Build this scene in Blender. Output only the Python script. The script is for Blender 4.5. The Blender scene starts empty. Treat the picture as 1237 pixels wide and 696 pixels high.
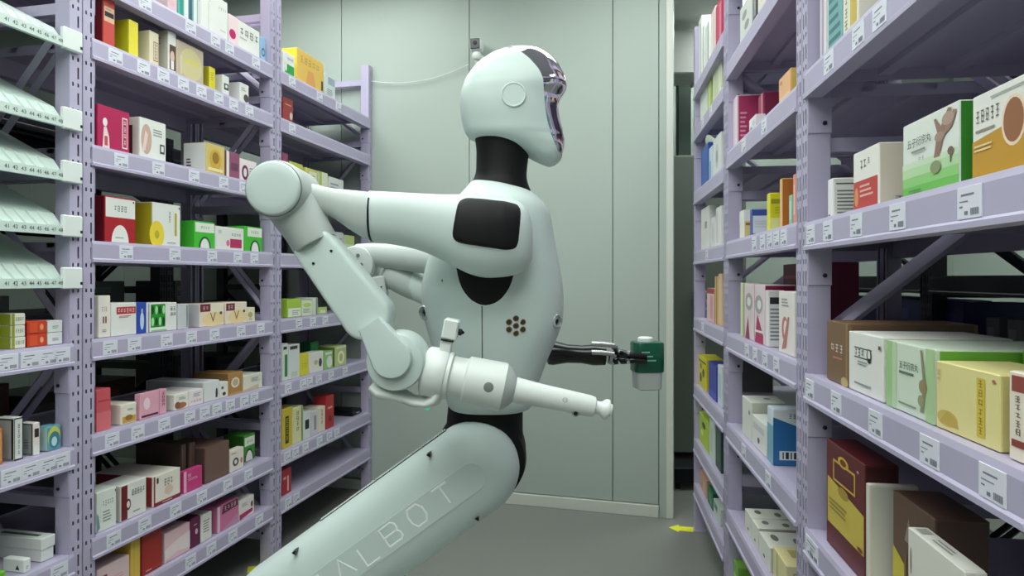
import bpy, math, random
from mathutils import Vector, Matrix
random.seed(7)
SC = bpy.context.scene
COL = SC.collection

# ------------------------------------------------------------------ camera
FPX, CX, HZ, CAMZ = 800.0, 618.5, 336.0, 1.254
cam_d = bpy.data.cameras.new('camera'); cam = bpy.data.objects.new('camera', cam_d); COL.objects.link(cam)
cam.location = (0, 0, CAMZ); cam.rotation_euler = (math.pi / 2, 0, 0)
cam_d.sensor_width = 36.0; cam_d.lens = FPX / 1237 * 36.0
cam_d.shift_y = -(348 - HZ) / 1237
cam_d.clip_start = 0.02
SC.camera = cam
# ------------------------------------------------------------------ world, exposure
w = bpy.data.worlds.new('world'); SC.world = w; w.use_nodes = True
w.node_tree.nodes['Background'].inputs[0].default_value = (0.75, 0.85, 0.9, 1)
w.node_tree.nodes['Background'].inputs[1].default_value = 0.10
SC.view_settings.view_transform = 'Standard'; SC.view_settings.look = 'None'
SC.view_settings.exposure = 0.0; SC.view_settings.gamma = 1.0
SC.view_settings.use_curve_mapping = False
LAMP_POWER = 6.2          # radiance of the ceiling panels

# ------------------------------------------------------------------ materials
def lin(c):
    return tuple(((v / 255) / 12.92 if v / 255 <= 0.04045 else ((v / 255 + 0.055) / 1.055) ** 2.4) for v in c)
MATS = {}
def mat(name, rgb, rough=0.5, metal=0.0, noise=0.0, scale=8.0, bump=0.0, spec=0.5, trans=0.0, coat=0.0, emit=0.0):
    if name in MATS: return MATS[name]
    m = bpy.data.materials.new(name); m.use_nodes = True
    nt = m.node_tree; b = nt.nodes['Principled BSDF']; c = lin(rgb) + (1,)
    b.inputs['Base Color'].default_value = c
    b.inputs['Roughness'].default_value = rough; b.inputs['Metallic'].default_value = metal
    b.inputs['Specular IOR Level'].default_value = spec
    b.inputs['Transmission Weight'].default_value = trans
    b.inputs['Coat Weight'].default_value = coat
    if emit:
        b.inputs['Emission Color'].default_value = c; b.inputs['Emission Strength'].default_value = emit
    if noise or bump:
        tc = nt.nodes.new('ShaderNodeTexCoord'); nz = nt.nodes.new('ShaderNodeTexNoise')
        nz.inputs['Scale'].default_value = scale; nz.inputs['Detail'].default_value = 4
        nt.links.new(tc.outputs['Object'], nz.inputs['Vector'])
        if noise:
            mx = nt.nodes.new('ShaderNodeMix'); mx.data_type = 'RGBA'
            mx.inputs[6].default_value = tuple(v * (1 - noise) for v in c[:3]) + (1,)
            mx.inputs[7].default_value = tuple(min(1, v * (1 + noise)) for v in c[:3]) + (1,)
            nt.links.new(nz.outputs['Fac'], mx.inputs[0]); nt.links.new(mx.outputs[2], b.inputs['Base Color'])
        if bump:
            bp = nt.nodes.new('ShaderNodeBump'); bp.inputs['Strength'].default_value = bump; bp.inputs['Distance'].default_value = 0.002
            nt.links.new(nz.outputs['Fac'], bp.inputs['Height']); nt.links.new(bp.outputs['Normal'], b.inputs['Normal'])
    MATS[name] = m
    return m
def card(rgb): return mat('card_%d_%d_%d' % rgb, rgb, rough=0.42, noise=0.03, scale=30)
def ink(rgb): return mat('ink_%d_%d_%d' % rgb, rgb, rough=0.4)
M_RACK = mat('rack_paint', (182, 174, 199), 0.42, noise=0.04, scale=5)
M_DECK = mat('deck_paint', (174, 166, 190), 0.45, noise=0.05, scale=4)
M_WALL = mat('wall_panel_paint', (170, 181, 172), 0.55, noise=0.015, scale=2)
M_WALLG = mat('grey_wall_paint', (120, 128, 124), 0.7, noise=0.05, scale=3)
M_SEAM = mat('seam_backing_dark', (70, 76, 74), 0.8)  # dark backing that shows in the joints between wall panels
M_BASE = mat('baseboard_white', (205, 208, 198), 0.35)
M_FLOOR = mat('floor_vinyl', (126, 128, 122), 0.38, noise=0.05, scale=3, bump=0.05)
M_CEIL = mat('ceiling_white', (232, 236, 232), 0.8, noise=0.02)
M_TAG = mat('tag_paper', (226, 226, 236), 0.35)
M_TAGP = mat('tag_print', (120, 122, 140), 0.5)
M_BOLT = mat('bolt_dark', (48, 48, 60), 0.4, 0.6)
M_TRAY = mat('tray_plastic', (206, 222, 214), 0.4, noise=0.02)
M_SHELL = mat('robot_shell', (206, 220, 216), 0.42, noise=0.01, scale=6)
M_SHELL2 = mat('robot_grey_shell', (188, 196, 192), 0.35, noise=0.01)
M_WHITE = mat('robot_white', (226, 232, 228), 0.35)
M_BLACK = mat('robot_black_fabric', (11, 11, 13), 0.6, bump=0.25, scale=60, spec=0.3)
M_GLOSSB = mat('robot_black_gloss', (10, 10, 12), 0.18)
M_VISOR = mat('visor_mirror', (210, 204, 212), 0.07, 1.0)
M_STEEL = mat('steel', (190, 188, 190), 0.25, 1.0)
M_DARKM = mat('dark_metal', (40, 42, 46), 0.35, 0.7)
M_YEL = mat('floor_sticker', (226, 226, 50), 0.5)

# ------------------------------------------------------------------ mesh helpers
class MB:
    def __init__(s): s.v = []; s.f = []; s.m = []; s.mats = []
    def mi(s, m):
        if m not in s.mats: s.mats.append(m)
        return s.mats.index(m)
    def add(s, vs, fs, m):
        o = len(s.v); s.v += [tuple(p) for p in vs]; k = s.mi(m)
        for f in fs: s.f.append(tuple(o + i for i in f)); s.m.append(k)
    def box(s, x0, x1, y0, y1, z0, z1, m, M=None):
        vs = [Vector((x, y, z)) for z in (z0, z1) for y in (y0, y1) for x in (x0, x1)]
        if M: vs = [M @ p for p in vs]
        s.add(vs, [(0, 2, 3, 1), (4, 5, 7, 6), (0, 1, 5, 4), (2, 6, 7, 3), (0, 4, 6, 2), (1, 3, 7, 5)], m)
    def cbox(s, x0, x1, y0, y1, z0, z1, m, c=0.001, M=None):
        vs = []
        ends = ((x0, x1), (y0, y1), (z0, z1)); idx = {}
        for i in range(8):
            sg = [(i >> a) & 1 for a in range(3)]
            for ax in range(3):
                p = []
                for a in range(3):
                    e = ends[a][sg[a]]
                    if a != ax: e += c if sg[a] == 0 else -c
                    p.append(e)
                idx[(i, ax)] = len(vs); vs.append(Vector(p))
        fs = []
        for ax in range(3):
            a, b = (ax + 1) % 3, (ax + 2) % 3
            for sgn in (0, 1):
                q = [(sgn << ax) | (x << a) | (y << b) for x, y in ((0, 0), (1, 0), (1, 1), (0, 1))]
                f = [idx[(i, ax)] for i in q]
                fs.append(tuple(f if sgn else f[::-1]))
        for ax in range(3):
            a, b = (ax + 1) % 3, (ax + 2) % 3
            for x in (0, 1):
                for y in (0, 1):
                    i0 = (x << a) | (y << b); i1 = i0 | (1 << ax)
                    f = [idx[(i0, a)], idx[(i1, a)], idx[(i1, b)], idx[(i0, b)]]
                    fs.append(tuple(f if x == y else f[::-1]))
        for i in range(8):
            f = [idx[(i, 0)], idx[(i, 1)], idx[(i, 2)]]
            fs.append(tuple(f if bin(i).count('1') % 2 else f[::-1]))
        if M: vs = [M @ p for p in vs]
        s.add(vs, fs, m)
    def loft(s, rings, m, cap0=True, cap1=True, closed=True):
        n = len(rings[0]); vs = [p for r in rings for p in r]; fs = []
        for i in range(len(rings) - 1):
            for j in range(n if closed else n - 1):
                k = (j + 1) % n
                fs.append((i * n + j, i * n + k, (i + 1) * n + k, (i + 1) * n + j))
        if cap0: fs.append(tuple(range(n))[::-1])
        if cap1: fs.append(tuple((len(rings) - 1) * n + j for j in range(n)))
        s.add(vs, fs, m)
    def lathe(s, p0, p1, prof, m, N=28, squash=1.0, up=None, n=2.0, cap=True):
        """surface of revolution about p0->p1; prof = [(distance from p0, radius)...]"""
        p0, p1 = Vector(p0), Vector(p1); a = (p1 - p0).normalized()
        e1 = a.cross(Vector(up) if up else (Vector((0, 1, 0)) if abs(a.y) < 0.9 else Vector((0, 0, 1)))).normalized()
        e2 = a.cross(e1)
        rings = []
        for t, r in prof:
            rg = []
            for k in range(N):
                f = 2 * math.pi * k / N; c, q = math.cos(f), math.sin(f)
                cc = math.copysign(abs(c) ** (2 / n), c); qq = math.copysign(abs(q) ** (2 / n), q)
                rg.append(p0 + a * t + e1 * (r * cc) + e2 * (r * qq * squash))
            rings.append(rg)
        s.loft(rings, m, cap, cap)
    def tube(s, pts, r, m, N=8, squash=1.0):
        pts = [Vector(p) for p in pts]; rings = []
        for i, p in enumerate(pts):
            a = (pts[min(i + 1, len(pts) - 1)] - pts[max(i - 1, 0)]).normalized()
            ref = Vector((0, 1, 0)) if abs(a.y) < 0.9 else Vector((0, 0, 1))
            e1 = a.cross(ref).normalized(); e2 = a.cross(e1)
            rr = r[i] if isinstance(r, (list, tuple)) else r
            rings.append([p + e1 * (rr * math.cos(2 * math.pi * k / N)) + e2 * (rr * squash * math.sin(2 * math.pi * k / N)) for k in range(N)])
        s.loft(rings, m)
    def mesh(s, name, smooth=None):
        me = bpy.data.meshes.new(name); me.from_pydata(s.v, [], s.f)
        for m in s.mats: me.materials.append(m)
        me.polygons.foreach_set('material_index', s.m)
        if smooth:
            me.polygons.foreach_set('use_smooth', [True] * len(me.polygons))
            me.set_sharp_from_angle(angle=math.radians(smooth))
        me.update(); return me
    def build(s, name, parent=None, smooth=None, loc=None):
        return link(name, s.mesh(name, smooth), parent, loc)
def link(name, data, parent=None, loc=None, rot=None):
    o = bpy.data.objects.new(name, data); COL.objects.link(o)
    if parent: o.parent = parent
    if loc: o.location = loc
    if rot: o.rotation_euler = rot
    return o
def tag(o, label, cat, group=None, kind=None):
    o['label'] = label
    if cat: o['category'] = cat
    if group: o['group'] = group
    if kind: o['kind'] = kind
    return o
def struct(o, label):
    o['kind'] = 'structure'; o['label'] = label; o['category'] = o.name.split('_')[0]; return o
def W(u, v, d): return Vector(((u - CX) / FPX * d, d, CAMZ + (HZ - v) / FPX * d))
def interp(tab, x, c):
    for a, b in zip(tab, tab[1:]):
        if x <= b[0]:
            t = max(0, (x - a[0]) / (b[0] - a[0])); return a[c] + (b[c] - a[c]) * t
    return tab[-1][c]
def smooth_tab(tab, sub):
    """Catmull-Rom resampling of a table of tuples"""
    out = []
    for i in range(len(tab) - 1):
        p = [tab[max(i - 1, 0)], tab[i], tab[i + 1], tab[min(i + 2, len(tab) - 1)]]
        for k in range(sub):
            t = k / sub
            out.append(tuple(0.5 * (2 * b + (c - a) * t + (2 * a - 5 * b + 4 * c - d) * t * t + (3 * b - a - 3 * c + d) * t ** 3) for a, b, c, d in zip(*p)))
    out.append(tab[-1]); return out

# ------------------------------------------------------------------ the room
WA = math.radians(15.4); WP = Vector((0.408, 3.57, 0)); WD = Vector((math.cos(WA), -math.sin(WA), 0))
CEIL = 3.02
b = MB(); b.box(-5.0, 3.6, -3.2, 6.2, -0.06, 0.0, M_FLOOR); struct(b.build('floor'), 'plain grey vinyl floor of the storeroom')
b = MB(); b.box(-5.0, 3.6, -3.2, 6.2, CEIL, CEIL + 0.08, M_CEIL); struct(b.build('ceiling'), 'plain white ceiling with light panels')
b = MB(); b.box(-5.1, -5.0, -3.2, 6.2, 0, CEIL, M_WALLG); struct(b.build('wall_left'), 'grey side wall behind the tray rack')
b = MB(); b.box(3.6, 3.7, -3.2, 6.2, 0, CEIL, M_WALL); struct(b.build('wall_right'), 'pale side wall behind the racks')
b = MB(); b.box(-5.0, 3.6, -3.3, -3.2, 0, CEIL, M_WALL); struct(b.build('wall_front'), 'pale wall facing the partition')
b = MB(); b.box(-5.0, 3.6, 5.4, 5.5, 0, CEIL, M_WALL); struct(b.build('wall_recess'), 'grey wall beyond the partition end')
wall = link('wall_back', None, None, (WP.x, WP.y, 0), (0, 0, -WA))
struct(wall, 'pale grey-green panel partition closing the aisle')
WE = 0.443
b = MB(); b.box(-5.2, WE - 0.002, 0.012, 0.10, 0, CEIL, M_SEAM); b.build('wall_core', wall)
xs = [-5.2, -4.714, -3.906, -3.098, -2.29, -1.482, -0.674, 0.134, 0.375]
for a, c in zip(xs, xs[1:]):
    b = MB(); b.cbox(a + 0.002, c - 0.002, 0.0, 0.014, 0.066, CEIL, M_WALL, 0.0012); b.build('panel', wall)
b = MB(); b.cbox(0.377, WE - 0.03, -0.001, 0.02, 0.0, CEIL, M_WALL, 0.001); b.cbox(WE - 0.03, WE + 0.006, -0.006, 0.106, 0, CEIL, M_BASE, 0.002)
b.build('corner_trim', wall)
b = MB(); b.cbox(-5.2, 0.375, -0.012, 0.012, 0, 0.062, M_BASE, 0.002)
o = b.build('baseboard_back', None, None, (WP.x, WP.y, 0)); o.rotation_euler = (0, 0, -WA); struct(o, 'light baseboard strip along the partition')
# recess things
b = MB(); b.cbox(-0.05, 0.05, -0.04, 0.04, 0, 2.80, mat('green_post_paint', (52, 70, 62), 0.5), 0.004); b.cbox(-0.10, 0.10, -0.09, 0.09, 0, 0.015, M_DARKM, 0.002)
tag(b.build('steel_post', None, None, (1.33, 5.14, 0)), 'dark green steel post in recess past partition end', 'post')
b = MB()
b.cbox(-0.5, 1.6, -0.15, 0.15, 0, 0.30, mat('duct_grey', (176, 180, 174), 0.5), 0.01)
for k in range(3): b.cbox(-0.2 + k * 0.7, -0.17 + k * 0.7, -0.16, 0.16, -0.01, 0.31, M_SHELL2, 0.004)
for k in range(2): b.box(-0.1 + k * 1.2, -0.08 + k * 1.2, -0.01, 0.01, 0.30, CEIL - 2.66, M_DARKM)
tag(b.build('ceiling_duct', None, None, (1.5, 4.7, 2.66)), 'grey boxed duct hung under ceiling above recess', 'duct')
b = MB(); b.cbox(-0.12, 0.12, -0.1, 0.1, 0.04, 0.13, M_DARKM, 0.006)
for sx in (-1, 1):
    for sy in (-1, 1): b.lathe((sx * 0.09, sy * 0.07, 0), (sx * 0.09, sy * 0.07, 1), [(0, 0.015), (0.045, 0.015)], M_DARKM, 10)
tag(b.build('equipment_case', None, None, (1.08, 4.02, 0)), 'low black case on floor past partition end', 'case')

M_LOCK = mat('locker_paint', (112, 120, 110), 0.45, noise=0.03)
e = link('metal_locker', None, None, (1.30, 4.55, 0), (0, 0, -0.1)); tag(e, 'tall grey-green metal locker in recess past partition end', 'locker')
b = MB(); b.cbox(-.30, .30, 0, .4, .05, 2.1, M_LOCK, .004)
for x in (-.27, .25): b.cbox(x, x + .03, .03, .06, 0, .05, M_DARKM, .002)
b.build('locker_body', e)
for x in (-.295, .003):
    b = MB(); b.cbox(x, x + .292, -.018, -.001, .06, 2.09, M_LOCK, .003); dr = b.build('locker_door', e)
    b = MB(); b.cbox(x + (.24 if x < 0 else .03), x + (.255 if x < 0 else .045), -.04, -.018, 1.0, 1.16, M_STEEL, .003); b.build('handle', dr)
# ceiling light panels
def ceiling_panel(x, y, rz, label, k=1.0, group='panel lights over the aisle'):
    e = link('ceiling_light', None, None, (x, y, CEIL), (0, 0, rz)); tag(e, label, 'ceiling light', group)
    b = MB()
    for (x0, x1, y0, y1) in ((-0.61, 0.61, -0.61, -0.59), (-0.61, 0.61, 0.59, 0.61), (-0.61, -0.59, -0.59, 0.59), (0.59, 0.61, -0.59, 0.59)):
        b.box(x0, x1, y0, y1, -0.03, 0.0, M_WHITE)
    b.build('frame', e)
    b = MB(); b.box(-0.59, 0.59, -0.59, 0.59, -0.022, -0.012, mat('led_diffuser_%d' % (k * 100), (240, 248, 244), 0.5, emit=LAMP_POWER * k)); b.build('diffuser', e)
for x, y, k in ((-0.65, -1.6, 1.4), (-1.25, 0.0, 1.0), (0.25, 0.0, 1.0), (-0.45, 1.5, 0.9), (0.55, 2.5, 0.75), (-1.2, 3.05, 1.0)):
    ceiling_panel(x, y, -0.17, 'flat white square panel light above the aisle', k)
ceiling_panel(2.45, 1.2, -0.13, 'added panel light over the neighbouring aisle, out of view', 1.0, None)  # unseen lamp, added to brighten the side wall behind the racks
ceiling_panel(2.0, 4.5, -0.13, 'added panel light over the recess past partition end, out of view', 2.0, None)  # hidden lamp, added to lift the dark recess

# ------------------------------------------------------------------ racks
RACK_D, RACK_H, LIP = 0.45, 2.5, 0.064
class Frame:
    """shelf-front frame: local x to the right as seen from the aisle, y into the shelf"""
    def __init__(s, u0, d0, phi, left):
        p = W(u0, HZ, d0); e = Vector((math.sin(phi), math.cos(phi)))
        s.left = left; s.o = Vector((p.x, p.y)); s.ex = e if left else -e
        s.ey = Vector((-s.ex.y, s.ex.x)); s.rot = math.atan2(s.ex.y, s.ex.x)
    def x(s, u, y=0.0):
        k = (u - CX) / FPX; q = s.o + s.ey * y       # q + t ex = d (k,1)
        return (k * q.y - q.x) / (s.ex.x - k * s.ex.y)
    def pt(s, x, y, z=0.0):
        q = s.o + s.ex * x + s.ey * y; return Vector((q.x, q.y, z))
    def z(s, v, x, y=0.0): return CAMZ + (HZ - v) / FPX * s.pt(x, y).y
LF = Frame(118, 2.005, math.radians(12.65), True)
RF = Frame(877, 2.486, math.radians(7.37), False)

def post_mesh(name, both, RACK_H=2.5, M_RACK=M_RACK):
    b = MB(); wd, dp = 0.042, 0.05; pitch = 0.075; n = int(RACK_H / pitch)
    xc = [0, 0.009, 0.0145, 0.0265, 0.032, wd]
    zs = [0]
    for k in range(n): zs += [k * pitch + 0.012, k * pitch + 0.023, k * pitch + 0.036, k * pitch + 0.070]
    zs.append(RACK_H)
    vs = [(x, 0, z) for z in zs for x in xc]; fs = []
    for i in range(len(zs) - 1):
        ph = (i - 1) % 4 if 0 < i < len(zs) - 1 else -1
        for j in range(5):
            if ph == 0 and j in (1, 3): continue
            if ph == 2 and (j == 3 or (both and j == 1)): continue
            fs.append((i * 6 + j, i * 6 + j + 1, (i + 1) * 6 + j + 1, (i + 1) * 6 + j))
    b.add(vs, fs, M_RACK)
    b.box(0, 0.0018, 0, dp, 0, RACK_H, M_RACK); b.box(wd - 0.0018, wd, 0, dp, 0, RACK_H, M_RACK)
    b.box(0, 0.012, dp - 0.0018, dp, 0, RACK_H, M_RACK); b.box(wd - 0.012, wd, dp - 0.0018, dp, 0, RACK_H, M_RACK)
    b.box(-0.006, wd + 0.006, -0.004, dp + 0.004, 0, 0.006, M_RACK)
    return b.mesh(name)
POST_A = post_mesh('upright', False); POST_B = post_mesh('upright', True)
M_REARSHADE = mat('rear_shade_paint', (58, 58, 68), 0.5, noise=0.05)  # rear rack colour darkened to stand in for the shade behind the shelves
POST_C = post_mesh('upright', True, 1.9, M_REARSHADE)
def tag_mesh():
    out = []
    for k in range(4):
        b = MB(); b.cbox(-0.028, 0.028, -0.0016, 0, -0.021, 0.021, M_TAG, 0.0004)
        r = random.Random(k); y = -0.0019
        for zz, x0, x1, h in ((0.009, -0.018, 0.012, 0.0025), (0.001, -0.022, -0.004 + r.random() * 0.01, 0.0015), (-0.006, -0.022, -0.014, 0.002), (-0.016, -0.010, -0.002, 0.005)):
            b.add([(x0, y, zz), (x1, y, zz), (x1, y, zz + h), (x0, y, zz + h)], [(0, 1, 2, 3)], M_TAGP)
        for i in range(7):
            x0 = 0.004 + i * 0.0028
            b.add([(x0, y, -0.017), (x0 + 0.0018, y, -0.017), (x0 + 0.0018, y, -0.008), (x0, y, -0.008)], [(0, 1, 2, 3)], M_TAGP)
        out.append(b.mesh('price_tag'))
    return out
TAGS = tag_mesh()
BOLT_M = None
def bay(F, x0, x1, levels, label, tags=None, y0=0.0, both=False, skip_beam=(), group=None, RACK_D=RACK_D):
    """one free-standing shelf unit from local x0 to x1 (outer faces of its uprights)"""
    e = link('storage_rack', None, None, F.pt(x0, y0), (0, 0, F.rot)); tag(e, label, 'rack', group)
    back = y0 > 0; MR, MD = (M_REARSHADE, M_REARSHADE) if back else (M_RACK, M_DECK)
    L = x1 - x0; wd = 0.042; pm = POST_C if back else POST_B if both else POST_A
    for x in (0, L - wd):
        link('upright', pm, e, (x, 0, 0))
        o = link('upright', pm, e, (x + wd, RACK_D, 0)); o.rotation_euler = (0, 0, math.pi)
    # end frames: horizontal ties and zigzag braces between front and rear uprights
    tie = MB(); tie.box(0.0, 0.022, 0.05, RACK_D - 0.05, -0.016, 0.016, MR); tie = tie.mesh('side_tie')
    for x in (0.010, L - 0.032):
        zz = [0.12, 0.50, 0.85, 1.2, 1.55, 1.82] if back else [0.12, 0.60, 1.08, 1.56, 2.04, 2.40]
        for z in zz: link('side_tie', tie, e, (x, 0, z))
        for i in range(5):
            b = MB(); p, q = (0.03, RACK_D - 0.03) if i % 2 == 0 else (RACK_D - 0.03, 0.03)
            b.tube([(x + 0.011, p, zz[i] + 0.02), (x + 0.011, q, zz[i + 1] - 0.02)], 0.013, MR, 4)
            b.build('brace', e)
    dk = MB()
    X0, X1 = wd + 0.003, L - wd - 0.003
    dk.box(X0, X1, 0.03, RACK_D - 0.03, -0.004, -0.001, MD)
    for yy in (0.15, 0.29): dk.box(X0, X1, yy, yy + 0.03, -0.018, -0.004, MD)
    for xx in (X0, X1 - 0.002): dk.box(xx, xx + 0.002, 0.03, RACK_D - 0.03, -0.03, -0.004, MD)
    dk = dk.mesh('shelf_deck')
    bm = MB(); x0b, x1b = wd - 0.012, L - wd + 0.012       # folded front beam with a stepped top edge
    prof = [(-0.004, -0.010), (-0.004, -LIP + 0.012), (-0.008, -LIP + 0.008), (-0.008, -LIP), (0.03, -LIP), (0.03, -0.001), (0.012, -0.001), (0.012, 0.0), (-0.001, 0.0)]
    bm.loft([[(x, y, z) for y, z in prof] for x in (x0b, x1b)], MR); bm = bm.mesh('front_beam')
    rb = MB(); rb.box(x0b, x1b, RACK_D - 0.03, RACK_D + 0.004, -LIP, 0.0, MR); rb = rb.mesh('rear_beam')
    cp = MB()
    cp.cbox(0, 0.003, 0.0, 0.052, -0.145, -0.062, MR, 0.001)
    cp.lathe((0.003, 0.036, -0.122), (1, 0.036, -0.122), [(0, 0.005), (0.003, 0.005), (0.004, 0.003)], M_BOLT, 8)
    cpa = cp.mesh('beam_connector')
    cp = MB()
    cp.cbox(-0.003, 0, 0.0, 0.052, -0.145, -0.062, MR, 0.001)
    cp.lathe((-0.003, 0.036, -0.122), (-1, 0.036, -0.122), [(0, 0.005), (0.003, 0.005), (0.004, 0.003)], M_BOLT, 8)
    cpb = cp.mesh('beam_connector')
    for i, z in enumerate(levels):
        link('shelf_deck', dk, e, (0, 0, z))
        if i in skip_beam: continue
        fb = link('front_beam', bm, e, (0, 0, z)); link('rear_beam', rb, e, (0, 0, z))
        if y0 == 0:
            link('beam_connector', cpa, e, (wd, 0, z)); link('beam_connector', cpb, e, (L - wd, 0, z))
        for k, u in enumerate((tags or {}).get(i, ())):
            xx = F.x(u, y0) - x0
            link('price_tag', TAGS[(k + i) % 4], fb, (min(max(xx, wd + 0.03), L - wd - 0.03), -0.004, -0.0305), (0, 0, 0))
    return e
LV = [0.26, 0.473, 0.783, 1.07, 1.366, 1.655, 1.975, 2.19]
LX = {k: LF.x(u) for k, u in dict(a=100, b=333, c=449).items()}
L1A = LX['a'] - 0.95
R_NEAR = [0.35, 0.68, 1.035, 1.382, 1.73, 2.07]
R_MID = [0.09, 0.40, 0.72, 1.052, 1.389, 1.719, 2.048, 2.37]
R_END = [0.24, 0.46, 0.73, 1.06, 1.385, 1.68, 1.99, 2.2]
RX = {k: RF.x(u) for k, u in dict(n=969, m=877, e=838).items()}
bay(LF, L1A, LX['a'] - 0.003, [0.16, 0.455, 0.766, 1.065], 'lilac steel rack holding numbered sloping trays above its shelves',
    {1: [70], 2: [-22, 12, 36, 58, 80], 3: [8, 35, 57, 78]})
bay(LF, LX['a'], LX['b'], LV, 'lilac steel rack beside the tray rack, eight full shelves',
    {7: [174, 229, 259, 276, 308], 6: [138, 172, 196, 220, 242, 263, 281, 300], 5: [145, 190, 233, 269, 293], 4: [151, 210, 255, 286, 306],
     3: [131.5, 161, 200, 230, 258, 290, 313.6], 2: [134, 165, 197, 228, 246, 261, 277, 294, 306], 1: [136, 173.5, 211, 242.6, 274, 299], 0: [229, 254, 280, 312]})
bay(LF, LX['b'] + 0.003, LX['c'], LV, 'lilac steel rack against the partition behind the robot',
    {7: [352, 385, 408], 6: [352], 3: [360, 377, 392], 2: [347, 365, 373, 384, 399, 416], 1: [346, 356, 368, 385, 397, 406], 0: [347, 357]})
NX1 = RX['n'] + 0.915
bay(RF, RX['n'], NX1, R_NEAR, 'lilac steel rack holding the biggest cartons',
    {4: [1004, 1040, 1066], 3: [982, 1003, 1037.5, 1088, 1176], 2: [980, 1013, 1061, 1127, 1204], 1: [978, 986]}, both=True, RACK_D=0.6)
bay(RF, RX['m'], RX['n'] - 0.003, R_MID, 'middle lilac steel rack facing the robot',
    {5: [900, 925], 4: [913, 923, 932, 940, 949], 3: [904, 914, 926, 940], 2: [900, 930]}, both=True, RACK_D=0.6)
bay(RF, RX['e'], RX['m'] - 0.003, R_END, 'lilac steel rack beside the partition end', {6: [850, 860], 4: [855], 3: [850]}, both=True, RACK_D=0.6)
# second rows standing back to back with the first
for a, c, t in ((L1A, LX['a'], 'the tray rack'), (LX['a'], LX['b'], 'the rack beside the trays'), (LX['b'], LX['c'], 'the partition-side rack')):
    bay(LF, a + 0.002, c - 0.002, [0.2, 0.62, 1.12, 1.50, 1.86], 'low shade-darkened rack standing back to back with ' + t, y0=0.56, group='shade-darkened racks of the row behind')
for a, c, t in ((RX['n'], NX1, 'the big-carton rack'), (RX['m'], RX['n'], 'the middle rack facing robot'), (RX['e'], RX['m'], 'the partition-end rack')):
    bay(RF, a + 0.002, c - 0.002, [0.2, 0.62, 0.98, 1.262, 1.86], 'low shade-darkened rack standing back to back with ' + t, y0=0.70, both=True, group='shade-darkened racks of the other row behind')

# ------------------------------------------------------------------ numbered sloping trays on the first rack
def text_mesh(s, h, m):
    cu = bpy.data.curves.new('txt', 'FONT'); cu.body = s; cu.size = h; cu.align_x = 'CENTER'; cu.align_y = 'CENTER'; cu.resolution_u = 2
    ob = bpy.data.objects.new('txt', cu); COL.objects.link(ob); bpy.context.view_layer.update()
    me = bpy.data.meshes.new_from_object(ob); bpy.data.objects.remove(ob)
    me.materials.clear(); me.materials.append(m)
    return me
M_INK = ink((38, 38, 42))
NUMS = [text_mesh(str(n), 0.015, M_INK) for n in range(41, 49)]
tl = LX['a'] - L1A
def tray_mesh():
    b = MB(); x0, x1 = 0.05, tl - 0.058; q = 0.32
    # sloping plate
    prof = [(-0.012, 0.0), (-0.012, 0.026), (-0.007, 0.026), (0.0, 0.016), (0.008, 0.020), (0.042, 0.064), (q, 0.064 + (q - .042) * 0.5), (q, 0.056 + (q - .042) * 0.5), (0.046, 0.054), (0.012, 0.008), (0.0, 0.0)]
    b.loft([[(x, y, z) for y, z in prof] for x in (x0, x1)], M_TRAY)
    return b.mesh('sloping_tray')
def rib_mesh():
    b = MB(); b.loft([[(dx + sx, y - h * .7, z + h * .5) for dx, h in ((-0.0035, 0), (-0.0015, 0.005), (0.0015, 0.005), (0.0035, 0))] for sx, y, z in ((.004, .009, .022), (.002, .018, .034), (-.004, .03, .049), (-.005, .043, .065))], M_TRAY)
    return b.mesh('rib')
TRAY, RIB = tray_mesh(), rib_mesh()
bk = MB(); bk.cbox(-0.058, 0.006, -0.016, -0.0005, 0.0, 0.062, M_WHITE, 0.003); bk.cbox(-0.004, 0.003, -0.018, 0.0, 0.012, 0.02, M_BOLT, 0.001); BRK = bk.mesh('bracket')
words = ['topmost', 'second', 'third', 'fourth', 'lowest']
for i, v in enumerate((65, 159.5, 222.6, 287, 349)):
    z = LF.z(v, LF.x(91)) + 0.004
    e = link('numbered_tray', None, None, LF.pt(L1A, 0, z), (0, 0, LF.rot))
    tag(e, 'pale sloping ribbed tray numbered along its lip, %s of the five' % words[i], 'tray', 'sloping trays')
    link('tray_body', TRAY, e)
    link('bracket', BRK, e, (tl - 0.02, 0, -0.004)); link('bracket', BRK, e, (0.05, 0, -0.004))
    xr = LF.x(70) - L1A
    for k in range(12): link('rib', RIB, e, (xr - 0.022 - 0.034 * k, 0, 0))
    for k in range(8):
        o = link('number', NUMS[7 - k], e, (LF.x((4, 14, 24.3, 34, 43, 52, 60.7, 69)[7 - k]) - L1A, -0.0125, 0.013)); o.rotation_euler = (math.pi / 2, 0, 0)

# ------------------------------------------------------------------ cartons
WH = (232, 232, 226); CRM = (226, 218, 186); RED = (176, 28, 40); DRED = (110, 18, 32); MAG = (196, 20, 98); PNK = (236, 168, 184); SAL = (226, 110, 118)
YEL = (222, 206, 40); OLV = (190, 176, 40); LIM = (150, 200, 40); GRN = (60, 170, 40); DGR = (24, 96, 60); TEA = (96, 178, 176); BLU = (34, 62, 160)
NAV = (26, 30, 84); ORG = (216, 128, 44); ORR = (214, 72, 34); BRN = (112, 82, 68); TAN = (178, 132, 74); BEI = (206, 190, 160); BLK = (26, 26, 30)
GRY = (150, 150, 152); LGR = (202, 204, 206); PUR = (112, 24, 76); GLD = (214, 170, 60); MRN = (92, 20, 30); DK = (62, 58, 56); LBL = (150, 190, 220)
def R(f, a, b, c, d, col): return ('r', f, a, b, c, d, col)
def E(f, cx, cy, rx, ry, col): return ('e', f, cx, cy, rx, ry, col)
def A(f, cx, rx, ry, col): return ('a', f, cx, rx, ry, col)
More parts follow.
